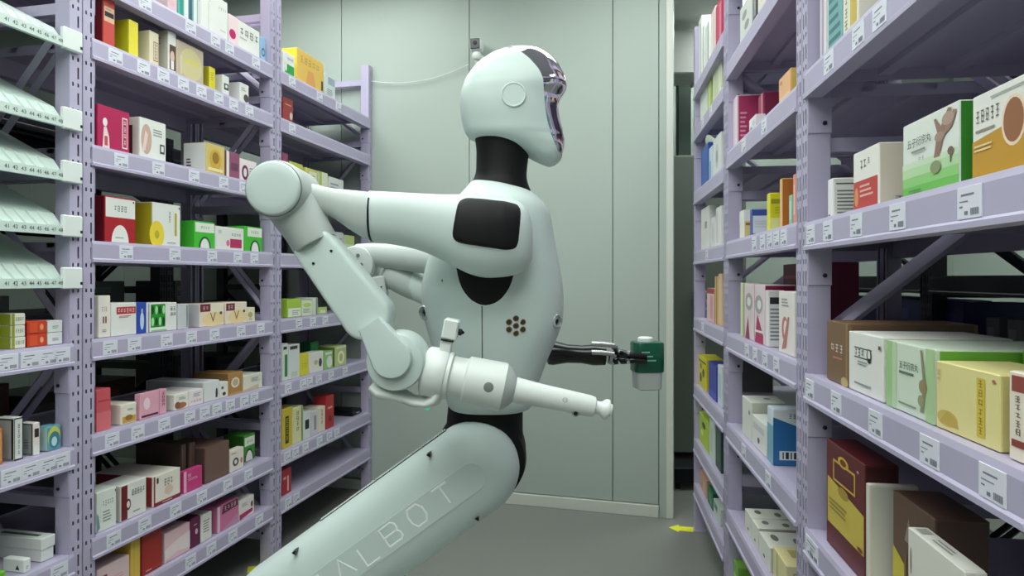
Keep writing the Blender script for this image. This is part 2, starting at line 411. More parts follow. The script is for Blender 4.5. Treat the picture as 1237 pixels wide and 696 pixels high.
def G(f, a, b, c, d, n, col=BLK): return ('g', f, a, b, c, d, n, col)         # row of small characters
def V(f, a, b, c, d, n, col=BLK): return ('v', f, a, b, c, d, n, col)         # column of characters
def Ln(f, a, b, c, d, n, col=GRY): return ('l', f, a, b, c, d, n, col)        # lines of fine print
def P(f, pts, col): return ('p', f, pts, col)                                # polygon
def T(f, s, cx, cy, h, col): return ('t', f, s, cx, cy, h, col)
def glyph(r):
    q = []
    for y in ((0.1, 0.5, 0.88) if r.random() < 0.6 else (0.3, 0.8)): q.append((0.08 + r.random() * 0.15, y - 0.05, 0.92 - r.random() * 0.2, y + 0.05))
    for x in ((0.25, 0.75) if r.random() < 0.5 else (0.5,)): q.append((x - 0.06, 0.05 + r.random() * 0.2, x + 0.06, 0.95 - r.random() * 0.2))
    return q
CARTON_N = [0]
def carton(name, w, d, h, col, decals, near_left, sidecol=None):
    """a folded carton: chamfered body with tucked flaps; decals lie on its faces. origin: bottom front-left corner"""
    CARTON_N[0] += 1; r = random.Random(CARTON_N[0])
    mb = MB(); m = card(col); c = min(0.0012, 0.05 * min(w, d, h))
    mb.cbox(0, w, 0, d, 0, h, m, c)
    mb.cbox(w * 0.03, w * 0.97, d * 0.03, d * 0.985, h - 0.0002, h + 0.0006, m, 0.0002)             # lid flap
    xs = 0 if near_left else w; sg = -1 if near_left else 1
    sm = card(sidecol) if sidecol else m
    x_in, x_out = sorted((xs - sg * 0.0002, xs + sg * 0.0006))
    mb.cbox(x_in, x_out, d * 0.03, d * 0.97, h * 0.02, h * 0.985, sm, 0.0002)                      # end flap
    body = mb.build(name)
    pr, lt, tx = MB(), MB(), []
    def place(f, x, y, k):
        off = 0.0003 + 0.00018 * k
        if f == 'f': return (x * w, -off, y * h)
        if f == 't': return (x * w, y * d, h + 0.0006 + off)
        off += 0.0006
        return (xs + sg * off, (x if not near_left else 1 - x) * d, y * h)
    flip = {'f': False, 't': False, 's': False}
    for k, q in enumerate(decals):
        kind, f = q[0], q[1]
        if pr.v: pr.build('print', body); pr = MB()
        if lt.v: lt.build('lettering', body); lt = MB()
        tgt = pr
        if kind == 'r':
            a, bb, cc, dd, cl = q[2:]; tgt.add([place(f, *p, k) for p in ((a, bb), (cc, bb), (cc, dd), (a, dd))], [(0, 1, 2, 3)], ink(cl))
        elif kind == 'p':
            pts, cl = q[2:]; tgt.add([place(f, *p, k) for p in pts], [tuple(range(len(pts)))], ink(cl))
        elif kind == 'e':
            cx, cy, rx, ry, cl = q[2:]
            tgt.add([place(f, cx + rx * math.cos(t * math.pi / 10), cy + ry * math.sin(t * math.pi / 10), k) for t in range(20)], [tuple(range(20))], ink(cl))
        elif kind == 'a':
            cx, rx, ry, cl = q[2:]
            tgt.add([place(f, cx + rx * math.cos(t * math.pi / 12), 0.01 + ry * math.sin(t * math.pi / 12), k) for t in range(13)], [tuple(range(13))], ink(cl))
        elif kind == 'l':
            a, bb, cc, dd, n, cl = q[2:]
            for i in range(n):
                y = dd - (dd - bb) * (i + 0.5) / n; hh = (dd - bb) / n * 0.22; c2 = a + (cc - a) * (0.65 + 0.35 * r.random())
                lt.add([place(f, *p, k) for p in ((a, y - hh), (c2, y - hh), (c2, y + hh), (a, y + hh))], [(0, 1, 2, 3)], ink(cl))
        elif kind in 'gv':
            a, bb, cc, dd, n, cl = q[2:]
            for i in range(n):
                if kind == 'g': gx0, gx1, gy0, gy1 = a + (cc - a) * i / n, a + (cc - a) * (i + 0.85) / n, bb, dd
                else: gx0, gx1, gy0, gy1 = a, cc, dd - (dd - bb) * (i + 0.85) / n, dd - (dd - bb) * i / n
                for (p0, p1, p2, p3) in glyph(r):
                    xa, xb = gx0 + (gx1 - gx0) * p0, gx0 + (gx1 - gx0) * p2; ya, yb = gy0 + (gy1 - gy0) * p1, gy0 + (gy1 - gy0) * p3
                    lt.add([place(f, *p, k) for p in ((xa, ya), (xb, ya), (xb, yb), (xa, yb))], [(0, 1, 2, 3)], ink(cl))
        elif kind == 't':
            s, cx, cy, hh, cl = q[2:]
            me = text_mesh(s, hh * h, ink(cl)); o = link('lettering', me, body, place(f, cx, cy, k))
            o.rotation_euler = (math.pi / 2, 0, 0) if f == 'f' else (math.pi / 2, 0, math.pi / 2 if not near_left else -math.pi / 2)
    if pr.v: pr.build('print', body)
    if lt.v: lt.build('lettering', body)
    return body
ORD = ['lowest', 'second', 'third', 'fourth', 'fifth', 'sixth', 'seventh', 'top']
def row(F, z, where, items, name='medicine_carton'):
    """items: (u_left, u_right, v_top at u_left, depth, colour, description, decals[, options])"""
    for it in items:
        u0, u1, vt, d, col, desc, dec = it[:7]; op = it[7] if len(it) > 7 else {}
        y = op.get('y', 0.018); x0, x1 = F.x(u0, y), F.x(u1, y)
        if 'x' in op: x0, x1 = op['x'], op['x'] + op['w']
        zb = z + op.get('dz', 0.0)
        h = op['h'] if 'h' in op else F.z(vt, x0, y) - zb
        o = carton(op.get('name', name), x1 - x0 - 0.001, d, h, col, dec, F.left, op.get('side'))
        p = F.pt(x0, y, zb + 0.0004); o.location = p; o.rotation_euler = (0, 0, F.rot + math.radians(op.get('rot', 0)))
        tag(o, (desc + ', ' + where) if where else desc, 'box', op.get('group'))
w1, w2, w3, w4, w5, w6 = 'tray rack', 'rack beside trays', 'rack behind the robot', 'big-carton rack', 'middle rack facing robot', 'rack by partition end'
def wh(i, n, rk): return ('top' if i == n - 1 else ORD[i]) + ' shelf, ' + rk
# --- rack beside the trays
row(LF, LV[7], wh(7, 8, w2), [
    (203, 214, -14, .10, (226, 196, 200), 'pale pink carton', [Ln('f', .2, .3, .8, .6, 3, PNK)]),
    (215, 239, -16, .12, TEA, 'teal carton picturing book spines', [R('f', .3, .1, .5, .95, WH), R('f', .55, .1, .7, .95, (70, 90, 110)), R('f', .78, .1, .95, .95, WH), R('f', .1, .1, .24, .95, (40, 150, 130))]),
    (239.5, 252, -12, .1, WH, 'blank white carton', [R('f', .1, .1, .2, .9, LGR)]),
    (252.5, 275, -10, .1, WH, 'white carton with faint heading', [G('f', .5, .72, .95, .8, 4, GRY), R('f', .6, .2, .9, .24, LGR)]),
    (276, 313.7, 16, .14, WH, 'white pink carton with bold heading and heart', [R('t', 0, 0, 1, 1, (150, 40, 50)), R('f', 0, 0, .3, 1, (240, 214, 216)), G('f', .34, .52, .98, .8, 4, (60, 50, 56)), E('f', .12, .38, .1, .16, MAG), Ln('f', .34, .4, .6, .46, 1)]),
    (315, 321, 44, .05, LBL, 'small pale blue carton with ring mark', [E('f', .5, .4, .36, .18, (70, 90, 110)), E('f', .5, .4, .22, .1, LBL)])])
row(LF, LV[6], wh(6, 8, w2), [
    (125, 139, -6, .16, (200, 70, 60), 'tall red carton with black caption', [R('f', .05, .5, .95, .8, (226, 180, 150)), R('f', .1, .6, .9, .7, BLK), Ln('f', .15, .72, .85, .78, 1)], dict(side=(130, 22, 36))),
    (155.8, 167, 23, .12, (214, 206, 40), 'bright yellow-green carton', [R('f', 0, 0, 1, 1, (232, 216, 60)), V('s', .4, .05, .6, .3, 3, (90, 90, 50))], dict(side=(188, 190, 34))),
    (181, 192, 36.4, .09, CRM, 'cream carton with red-framed column of characters', [R('f', .4, .15, .9, .72, (190, 70, 60)), R('f', .45, .18, .85, .69, CRM), V('f', .5, .2, .8, .66, 5)]),
    (203.4, 213, 36.4, .10, WH, 'white carton with portrait photo', [R('f', .15, .08, .95, .68, (92, 66, 60)), E('f', .5, .4, .28, .14, (220, 190, 170)), R('f', .3, .1, .7, .3, WH), Ln('s', .1, .6, .8, .85, 4)], dict(side=(206, 200, 184))),
    (213.5, 246, 47, .09, (200, 182, 158), 'beige carton with big pale disc', [E('f', .52, .46, .42, .44, (212, 200, 150)), R('f', .25, .5, .8, .58, (222, 206, 100)), R('f', .12, .1, .2, .6, (214, 204, 180))]),
    (253, 260.4, 80, .08, (226, 212, 50), 'small yellow carton', [R('f', .1, .1, .9, .3, YEL), Ln('f', .2, .4, .8, .8, 4, OLV)], dict(side=(180, 172, 40))),
    (269, 277, 90, .07, WH, 'small white carton with dark logo', [R('f', .2, .3, .9, .62, (60, 64, 70)), E('f', .55, .48, .2, .08, WH)]),
    (290, 300.6, 99, .07, WH, 'low white carton with dark blotch', [E('f', .7, .3, .3, .2, (80, 76, 74)), Ln('f', .15, .6, .7, .8, 2)])])
row(LF, LV[5], wh(5, 8, w2), [
    (117.8, 156.7, 125, .12, (184, 18, 84), 'magenta carton with white figure and label', [R('f', .76, .1, .93, .84, WH), R('f', .785, .13, .905, .81, (186, 30, 90)), V('f', .8, .16, .89, .78, 4, WH), E('f', .22, .62, .07, .1, WH), P('f', ((.14, .02), (.36, .02), (.34, .3), (.26, .52), (.18, .5)), (232, 214, 214)), R('f', .2, .08, .3, .3, (196, 80, 90))]),
    (169, 200.6, 140.8, .11, WH, 'white carton with brown hand illustration', [E('f', .24, .48, .2, .38, (206, 170, 158)), P('f', ((.08, .14), (.2, .2), (.3, .6), (.2, .7)), (232, 210, 200)), Ln('f', .5, .6, .92, .8, 3), R('f', .76, .2, .94, .44, (60, 60, 66)), R('f', .8, .25, .9, .4, WH), R('s', .3, .08, .75, .8, (70, 50, 46))], dict(side=(220, 214, 204))),
    (249, 271.6, 171.7, .10, (214, 190, 110), 'yellow and white carton with gold emblem', [E('f', .5, .5, .32, .34, GLD), E('f', .5, .55, .18, .2, (160, 120, 40)), R('f', .1, .1, .9, .2, (240, 224, 170)), Ln('s', .15, .2, .35, .5, 3, (60, 60, 60))], dict(side=WH)),
    (273.5, 289.6, 182, .08, (150, 80, 110), 'plum carton with pale band', [R('f', 0, 0, .2, 1, WH), R('f', .35, .3, .9, .6, (110, 60, 90))]),
    (290, 310, 191, .08, (240, 226, 228), 'white carton with purple oval', [E('f', .3, .4, .2, .34, PUR), E('f', .3, .4, .1, .2, WH), Ln('f', .55, .3, .9, .7, 3)])])
row(LF, LV[4], wh(4, 8, w2), [
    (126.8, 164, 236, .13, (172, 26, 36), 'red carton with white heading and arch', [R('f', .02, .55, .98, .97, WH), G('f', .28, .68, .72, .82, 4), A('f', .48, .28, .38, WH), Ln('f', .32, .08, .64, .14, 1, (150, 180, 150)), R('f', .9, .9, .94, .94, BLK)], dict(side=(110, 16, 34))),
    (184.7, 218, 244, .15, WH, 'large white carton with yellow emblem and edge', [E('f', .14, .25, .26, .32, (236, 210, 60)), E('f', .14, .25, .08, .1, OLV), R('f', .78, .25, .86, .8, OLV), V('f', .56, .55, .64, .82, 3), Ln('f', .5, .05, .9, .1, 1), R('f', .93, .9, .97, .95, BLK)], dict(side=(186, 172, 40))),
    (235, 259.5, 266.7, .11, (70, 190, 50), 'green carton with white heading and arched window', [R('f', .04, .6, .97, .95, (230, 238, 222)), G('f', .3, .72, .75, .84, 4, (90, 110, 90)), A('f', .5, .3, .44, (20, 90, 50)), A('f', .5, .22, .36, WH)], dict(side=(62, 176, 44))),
    (260.4, 294.6, 273, .1, WH, 'white carton with magenta block', [R('f', .5, .1, .92, .5, (186, 40, 96)), G('f', .55, .62, .9, .76, 4, (90, 60, 70)), E('f', .42, .3, .06, .14, (220, 120, 150)), R('f', .08, .7, .2, .84, LGR)]),
    (295, 317, 273, .09, (70, 190, 50), 'green carton with white heading, beside magenta-block carton', [R('f', .18, .6, .97, .96, (230, 238, 222)), G('f', .35, .72, .8, .84, 4, (90, 110, 90)), A('f', .58, .28, .46, (20, 90, 50)), A('f', .58, .2, .38, WH)])])
row(LF, LV[3], wh(3, 8, w2), [
    (119, 133.6, 357.8, .09, (238, 230, 220), 'narrow upright white carton with brown mark', [G('f', .25, .62, .75, .74, 3, (150, 120, 110)), R('f', .35, .34, .47, .5, (130, 70, 60)), R('f', .55, .34, .67, .5, (130, 70, 60)), Ln('f', .3, .12, .7, .2, 2)]),
    (134.3, 165, 367, .10, WH, 'white carton with red lettering plate', [R('f', .2, .66, .97, .88, (190, 50, 54)), G('f', .24, .7, .94, .84, 6, WH), Ln('f', .3, .54, .85, .62, 2, (200, 90, 90))]),
    (165.4, 179, 366, .10, (40, 74, 170), 'white-edged blue carton with pale plant', [R('f', .84, 0, 1, 1, WH), E('f', .45, .4, .18, .28, (200, 216, 236)), R('f', .4, .6, .5, .8, (200, 216, 236))]),
    (181, 213.7, 367, .11, WH, 'white and green carton with leaf lattice', [R('f', .03, .16, .56, .97, (30, 150, 40))] + [E('f', .1 + .13 * i, .36 + .4 * j, .05, .15, (20, 70, 30) if (i + j) % 2 else (170, 230, 160)) for i in range(4) for j in range(2)] + [G('f', .74, .72, .96, .86, 2), G('f', .74, .52, .96, .66, 2), R('f', .03, .03, .6, .07, (120, 200, 120))]),
    (215, 228, 368, .10, LGR, 'plain grey-white carton', [R('f', .8, .05, .9, .95, (110, 110, 116))]),
    (241.7, 270.7, 368, .12, (240, 226, 206), 'cream carton with large V, first of the pair', [P('f', ((0, .66), (.42, .66), (.42, 1), (0, 1)), (120, 30, 44)), G('f', .1, .74, .36, .9, 2, WH), E('f', .55, .3, .44, .34, (240, 214, 160)), T('f', 'V', .52, .36, .62, (130, 70, 30)), E('f', .86, .56, .06, .07, (90, 70, 60))], dict(side=(206, 204, 204))),
    (272.6, 298.2, 366, .10, (240, 226, 206), 'cream carton with large V, second of the pair', [P('f', ((.02, .62), (.42, .62), (.42, .96), (.02, .96)), (120, 30, 44)), G('f', .1, .7, .36, .88, 2, WH), E('f', .55, .3, .44, .34, (240, 214, 160)), T('f', 'V', .5, .36, .6, (130, 70, 30)), E('f', .86, .56, .06, .07, (90, 70, 60))]),
    (298.7, 308, 372, .08, (236, 224, 190), 'small cream carton', [E('f', .4, .5, .3, .2, (180, 170, 110)), Ln('f', .2, .1, .8, .3, 2)])])
row(LF, LV[2], wh(2, 8, w2), [
    (116.5, 134, 472, .10, (214, 90, 100), 'salmon red carton', [R('f', .1, .7, .9, .74, (180, 60, 70)), R('f', 0, 0, 1, .45, (224, 116, 122))]),
    (146.4, 165, 490, .12, (236, 228, 210), 'cream carton with gold landscape', [R('f', .08, .06, .95, .38, (206, 160, 70)), E('f', .5, .3, .25, .14, (160, 110, 50)), Ln('f', .4, .66, .8, .76, 2)], dict(side=(224, 218, 206))),
    (169, 202.5, 477, .02, (232, 170, 188), 'flat pink carton with black bar', [R('f', .06, .06, .68, .14, (70, 20, 40)), E('f', .25, .58, .12, .24, (250, 220, 226)), R('f', .7, 0, .73, 1, (210, 130, 156)), V('f', .8, .3, .95, .9, 4, (130, 50, 80))], dict(rot=2)),
    (211, 227.7, 477.6, .14, (240, 234, 224), 'white carton with brown scenery', [E('f', .45, .24, .42, .2, (170, 110, 70)), E('f', .2, .3, .2, .22, (140, 90, 60)), Ln('f', .3, .6, .8, .8, 3)], dict(side=(226, 220, 206))),
    (228.6, 245.5, 473, .14, (240, 230, 230), 'white carton with red script', [G('f', .1, .2, .9, .36, 4, (170, 50, 70)), Ln('f', .3, .55, .85, .8, 3)], dict(side=(214, 206, 206))),
    (247, 265, 462.7, .26, (226, 228, 226), 'long white carton with dark figure', [E('f', .82, .35, .08, .25, (60, 60, 64)), R('f', .74, .12, .88, .3, (60, 60, 64))], dict(side=(188, 192, 192))),
    (265.6, 276, 463, .22, WH, 'white carton with red dot', [E('f', .5, .24, .2, .12, (90, 30, 40)), E('f', .3, .65, .14, .1, (90, 90, 90)), R('f', .9, 0, 1, 1, (220, 190, 110))]),
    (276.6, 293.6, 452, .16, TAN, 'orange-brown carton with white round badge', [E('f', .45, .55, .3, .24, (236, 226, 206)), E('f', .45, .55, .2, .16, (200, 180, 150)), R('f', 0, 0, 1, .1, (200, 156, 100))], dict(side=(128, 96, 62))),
    (294, 317, 455, .12, (226, 224, 208), 'pale cream carton', [P('f', ((0, 0), (.8, 0), (.8, .3), (0, .1)), (210, 190, 150)), Ln('f', .4, .5, .9, .8, 4)])])
row(LF, LV[1], wh(1, 8, w2), [
    (116.8, 140.8, 596.6, .10, (230, 234, 226), 'white carton with grey-green heading', [G('f', .3, .6, .88, .76, 5, (110, 140, 124)), P('f', ((0, 0), (.16, .1), (.1, .4), (0, .5)), (120, 160, 160)), Ln('f', .3, .2, .8, .5, 4), R('f', .92, .88, .96, .94, BLK)]),
    (146.4, 177, 588, .09, (234, 232, 224), 'white carton with dark red stripe', [R('f', 0, .02, .24, .98, (112, 24, 36)), E('f', .27, .42, .1, .16, (112, 24, 36)), E('f', .27, .42, .06, .1, (234, 226, 220)), G('f', .4, .62, .95, .8, 5), Ln('f', .45, .12, .85, .2, 1, (140, 180, 180))], dict(side=(206, 204, 196))),
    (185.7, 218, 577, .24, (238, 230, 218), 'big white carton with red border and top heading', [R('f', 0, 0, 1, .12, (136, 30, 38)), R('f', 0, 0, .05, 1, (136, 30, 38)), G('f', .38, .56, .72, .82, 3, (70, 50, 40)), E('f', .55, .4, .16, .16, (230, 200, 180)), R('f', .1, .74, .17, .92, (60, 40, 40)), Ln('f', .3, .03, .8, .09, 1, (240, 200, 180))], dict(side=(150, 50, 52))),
    (222, 244.5, 571, .02, (206, 60, 128), 'small flat magenta carton', [R('f', 0, 0, .14, 1, (240, 180, 206)), G('f', .22, .66, .4, .84, 2, WH), Ln('f', .22, .5, .75, .62, 2, (240, 170, 200))]),
    (219.5, 225, 538, .20, (84, 66, 60), 'dark brown thin carton, deepest in a brown trio', [R('f', .1, 0, .2, 1, (110, 90, 80))], dict(y=.06, side=(74, 58, 54))),
    (229, 236, 536, .20, (94, 72, 64), 'dark brown thin carton, middle of a brown trio', [R('f', .1, 0, .2, 1, (120, 96, 84))], dict(y=.06, side=(78, 62, 56))),
    (248, 277, 542.4, .20, (112, 84, 74), 'plain brown carton, broad face of a brown trio', [R('f', .05, .05, .95, .95, (116, 88, 78))], dict(side=(84, 66, 60))),
    (278, 294.6, 546, .03, (234, 226, 214), 'small white carton with dark knot motif', [E('f', .4, .42, .22, .2, (90, 80, 80)), E('f', .4, .42, .1, .1, WH), Ln('f', .1, .8, .6, .9, 1, (190, 120, 120)), E('f', .82, .4, .08, .14, (200, 120, 120))]),
    (295, 308, 527.5, .10, (66, 150, 46), 'tall green carton with white label and arch', [R('f', .04, .58, .97, .92, (226, 236, 214)), G('f', .25, .68, .8, .8, 4, (100, 120, 100)), A('f', .45, .4, .46, (24, 50, 30)), A('f', .45, .32, .38, WH)], dict(y=.056, side=(52, 110, 40)))])
row(LF, LV[0], wh(0, 8, w2), [
    (117.4, 156.5, 690, .13, (232, 204, 204), 'pale pink carton with magenta corner', [R('f', 0, 0, .3, .75, (170, 40, 80)), Ln('f', .4, .2, .9, .6, 4, PNK)]),
    (158, 170.4, 655, .12, (224, 190, 80), 'upright golden yellow carton', [R('f', .3, 0, .34, 1, (200, 160, 60)), R('f', .9, 0, 1, 1, (120, 30, 30))]),
    (171.4, 196, 646, .10, (160, 38, 32), 'deep red carton', [R('f', .05, .04, .95, .96, (166, 44, 36)), Ln('f', .2, .05, .5, .1, 1, (230, 200, 190))], dict(side=(120, 24, 26))),
    (199, 229.6, 646, .12, (236, 198, 204), 'pink and white carton with swoosh', [P('f', ((0, .1), (.5, .2), (1, .1), (1, .7), (.5, .62), (0, .45)), (244, 226, 226)), R('f', .9, .2, .96, .5, WH)], dict(side=(206, 190, 186))),
    (230.4, 242, 628, .09, (104, 22, 70), 'dark purple carton', [E('f', .6, .5, .14, .1, (220, 190, 210)), Ln('f', .3, .7, .8, .8, 1, (200, 150, 180))]),
    (243, 256, 624, .07, (232, 230, 222), 'white carton with faint print', [Ln('f', .2, .3, .8, .8, 5)]),
    (262.5, 288, 614, .09, (214, 120, 164), 'pink carton with purple heading plate', [P('f', ((.2, .64), (.98, .7), (.98, .98), (.28, .98)), (110, 30, 70)), G('f', .32, .74, .92, .92, 4, WH), R('f', 0, 0, .12, 1, (236, 206, 216)), P('f', ((.2, 0), (1, 0), (1, .4), (.6, .2)), (206, 150, 176))]),
    (289.4, 307, 606, .07, (238, 230, 228), 'white carton with magenta wedge', [P('f', ((0, 0), (.9, .15), (.9, .34), (0, .28)), (176, 30, 90)), E('f', .84, .55, .08, .16, (140, 50, 60)), Ln('f', .15, .6, .6, .8, 3)])])
# --- rack behind the robot
row(LF, LV[7], wh(7, 8, w3), [
    (342.5, 356, 61, .06, WH, 'white carton with green block', [R('f', .1, .08, .95, .5, (40, 160, 70)), E('f', .2, .35, .1, .2, WH), G('f', .35, .68, .85, .82, 4, (90, 110, 100))]),
    (359, 391, 57, .12, (232, 190, 90), 'wide amber yellow carton', [G('f', .1, .62, .85, .84, 5, (180, 140, 70)), P('f', ((.3, 0), (.7, 0), (.6, .5), (.4, .5)), (226, 160, 90)), R('f', .9, .1, .97, .4, (60, 60, 50))], dict(side=(236, 214, 60))),
    (392.5, 405, 88, .07, (214, 224, 222), 'pale bluish carton', [R('f', .3, .6, .95, .92, (160, 176, 190)), Ln('f', .2, .1, .8, .4, 4, GRY)])])
row(LF, LV[6], wh(6, 8, w3), [(342, 354, 116, .08, (156, 54, 52), 'dull red carton with white corner', [R('f', .2, .7, .8, .74, (220, 170, 160)), E('f', .8, .3, .14, .16, (220, 200, 196))])])
row(LF, LV[5], wh(5, 8, w3), [
    (341, 348, 184, .08, (150, 70, 100), 'mauve carton', [R('f', .2, .3, .8, .6, (120, 50, 80))]),
    (350, 366, 194.6, .08, (196, 200, 80), 'lime carton', [R('f', .3, .3, .9, .7, (220, 220, 120)), Ln('f', .35, .4, .85, .6, 2, OLV)]),
    (369, 383, 202, .08, (206, 206, 110), 'yellow and white carton', [R('f', .3, .1, .98, .9, (226, 226, 200)), Ln('f', .4, .5, .9, .8, 3, OLV)]),
    (385.5, 396, 206.7, .08, (220, 226, 200), 'white carton with lime edge', [R('f', 0, 0, .3, 1, (180, 196, 90))]),
    (397.5, 415, 213, .08, (216, 220, 216), 'low grey-white carton', [Ln('f', .1, .5, .9, .8, 2), R('f', .7, .2, .9, .4, GRY)])])
row(LF, LV[4], wh(4, 8, w3), [(404, 415, 280, .08, LGR, 'grey-white carton with stripe', [Ln('f', .1, .4, .9, .8, 3)]), (417, 428, 284, .08, (220, 226, 200), 'pale green carton', [R('f', 0, .6, 1, 1, (190, 210, 130))])])
row(LF, LV[3], wh(3, 8, w3), [
    (347.5, 364, 362, .10, (170, 206, 70), 'lime carton with white panel', [R('f', .04, .04, .96, .5, (236, 240, 220)), Ln('f', .3, .1, .9, .4, 3)]),
    (365, 377, 364, .10, (224, 230, 200), 'white carton with lime oval', [E('f', .5, .72, .4, .14, (190, 214, 100)), Ln('f', .1, .2, .9, .5, 4)]),
    (378, 384, 360, .10, (220, 224, 210), 'slim white carton', [R('f', .6, 0, .9, 1, (120, 130, 110))]),
    (385, 395, 372, .10, (180, 206, 110), 'pale lime carton', [R('f', .2, .2, .8, .6, WH)])])
row(LF, LV[2], wh(2, 8, w3), [
    (341, 348, 416, .06, (226, 232, 224), 'slim white and green carton', [R('f', .4, .1, .9, .7, (60, 130, 70)), R('f', .2, .84, .8, .92, BLK)]),
    (349, 362, 417.5, .10, (220, 224, 222), 'white carton with dark cap band', [R('f', .1, .86, .8, .96, (50, 54, 56)), R('f', .2, .05, .8, .2, (200, 210, 190))]),
    (362.5, 373, 428.5, .08, (222, 212, 60), 'yellow carton', [G('f', .2, .3, .8, .6, 3, OLV)]),
    (374, 390.5, 427.5, .06, (232, 230, 222), 'white carton with dark swirl', [E('f', .78, .45, .12, .22, (60, 60, 60)), E('f', .45, .5, .14, .12, (200, 180, 140))]),
    (375, 385, 414, .06, (30, 120, 70), 'dark green carton', [R('f', .1, .5, .9, .9, (40, 150, 90))], dict(y=.11)),
    (392, 402, 425.5, .08, (150, 200, 120), 'green and white carton', [E('f', .6, .4, .34, .34, WH), R('f', .1, .82, .9, .95, WH)]),
    (405, 418.5, 419.5, .12, (186, 200, 130), 'lime carton with white oval', [E('f', .5, .42, .3, .34, (236, 240, 220)), R('f', .1, .88, .95, .98, (224, 224, 200)), E('f', .5, .42, .16, .2, (200, 190, 90))], dict(side=(110, 130, 60)))])
row(LF, LV[1], wh(1, 8, w3), [
    (341, 353, 495.6, .10, (216, 190, 50), 'yellow carton with black column', [R('f', .3, .1, .65, .8, (40, 40, 30)), V('f', .36, .15, .6, .75, 4, YEL)]),
    (354, 366.4, 494, .10, (226, 222, 170), 'cream carton with green edge', [V('f', .3, .3, .6, .9, 4, (70, 70, 60)), R('f', .8, 0, .95, 1, (120, 150, 90))]),
    (367, 375, 499, .09, (224, 226, 226), 'white carton with black label', [R('f', .2, .35, .8, .7, BLK)]),
    (376, 384.6, 498, .09, (214, 212, 216), 'grey-white carton', [R('f', .4, .2, .7, .8, (150, 140, 150))]),
    (385, 393, 493, .09, (230, 220, 200), 'cream carton with red script', [V('f', .3, .3, .7, .9, 4, (180, 60, 50))]),
    (394, 403.5, 479.5, .07, (180, 44, 48), 'red carton', [R('f', .2, .6, .8, .66, (226, 170, 160)), E('f', .5, .3, .2, .1, (120, 20, 30))])])
row(LF, LV[0], wh(0, 8, w3), [(341, 352, 569, .07, (176, 34, 50), 'lone red carton with white stripe', [R('f', .55, .1, .7, .7, (226, 200, 200)), R('f', .1, .6, .4, .7, (230, 160, 160))])])
# --- tray rack
TZ = [0.16, 0.455, 0.766, 1.065]
hh = 0.030
for k in range(3):
    row(LF, TZ[3], wh(3, 4, w1), [(14, 31, 0, .13, (232, 232, 214), ('bottom', 'middle', 'top')[k] + ' one of three stacked yellow-green cartons with white end', [R('f', 0, 0, .22, 1, (150, 156, 60)), G('f', .28, .35, .92, .7, 4)], dict(h=hh, dz=k * (hh + .0016), side=(150, 160, 40), group='stacked lime cartons', rot=(-1, 1, 0)[k]))])
for k in range(2):
    row(LF, TZ[3], wh(3, 4, w1), [(33.5, 57, 0, .10, (206, 66, 36), ('lower', 'upper')[k] + ' one of two stacked orange-red cartons', [R('f', .1, .1, .5, .9, (222, 84, 44)), E('f', .72, .5, .1, .25, (240, 160, 120))], dict(h=.034, dz=k * .0356, side=(180, 40, 28), group='stacked orange cartons'))])
    row(LF, TZ[3], wh(3, 4, w1), [(57.8, 76, 0, .12, (226, 228, 226), ('lower', 'upper')[k] + ' one of two stacked white cartons', [Ln('f', .3, .3, .8, .6, 2)], dict(h=.033, dz=k * .0346, side=(120, 120, 120), group='stacked white cartons'))])
row(LF, TZ[2], wh(2, 4, w1), [
    (-8, 3.5, 520, .08, (206, 120, 60), 'orange carton', [R('f', .1, .1, .9, .9, (216, 150, 90))]),
    (17, 28, 506, .06, (226, 228, 224), 'black-bordered white carton with column of characters', [R('f', 0, 0, 1, .03, BLK), R('f', 0, .97, 1, 1, BLK), R('f', 0, 0, .08, 1, BLK), R('f', .92, 0, 1, 1, BLK), V('f', .36, .1, .68, .86, 6), R('s', .12, .04, .88, .95, (170, 174, 170))], dict(side=BLK)),
    (40, 48.5, 512, .045, (232, 218, 212), 'pale pink carton with black square', [R('f', .2, .55, .85, .82, (50, 40, 40)), R('f', .1, 0, .9, .3, WH), R('s', .1, .05, .9, .95, (150, 156, 150)), Ln('s', .35, .2, .7, .5, 5, (90, 90, 90))], dict(side=(60, 70, 62))),
    (57, 74, 517, .04, (100, 160, 170), 'teal carton with yellow arc', [E('f', .5, .55, .46, .44, (200, 210, 90)), E('f', .52, .42, .4, .36, (70, 130, 150)), E('f', .5, .36, .2, .2, (190, 226, 226))], dict(side=(176, 206, 200)))])
row(LF, TZ[2], wh(2, 4, w1), [(-18, 12, 0, .1, (96, 20, 32), 'maroon carton standing deep, first of two', [R('f', .1, .8, .9, .9, (120, 30, 40))], dict(y=.30, h=.19, x=LX['a'] - .36, w=.14)), (14, 52, 0, .1, (90, 18, 30), 'maroon carton standing deep, second of two', [R('f', .1, .3, .9, .34, (120, 40, 44))], dict(y=.30, h=.19, x=LX['a'] - .21, w=.15))])
row(LF, TZ[1], wh(1, 4, w1), [(29, 37.5, 0, .07, (230, 234, 228), 'small white carton', [Ln('f', .3, .2, .7, .5, 2), P('s', ((.6, .2), (.8, .2), (.7, .6)), BLK)], dict(h=.034)),
    (-6, 7, 0, .07, (110, 190, 50), 'bright green carton', [R('f', .1, .2, .9, .6, (150, 220, 90))], dict(h=.03))])
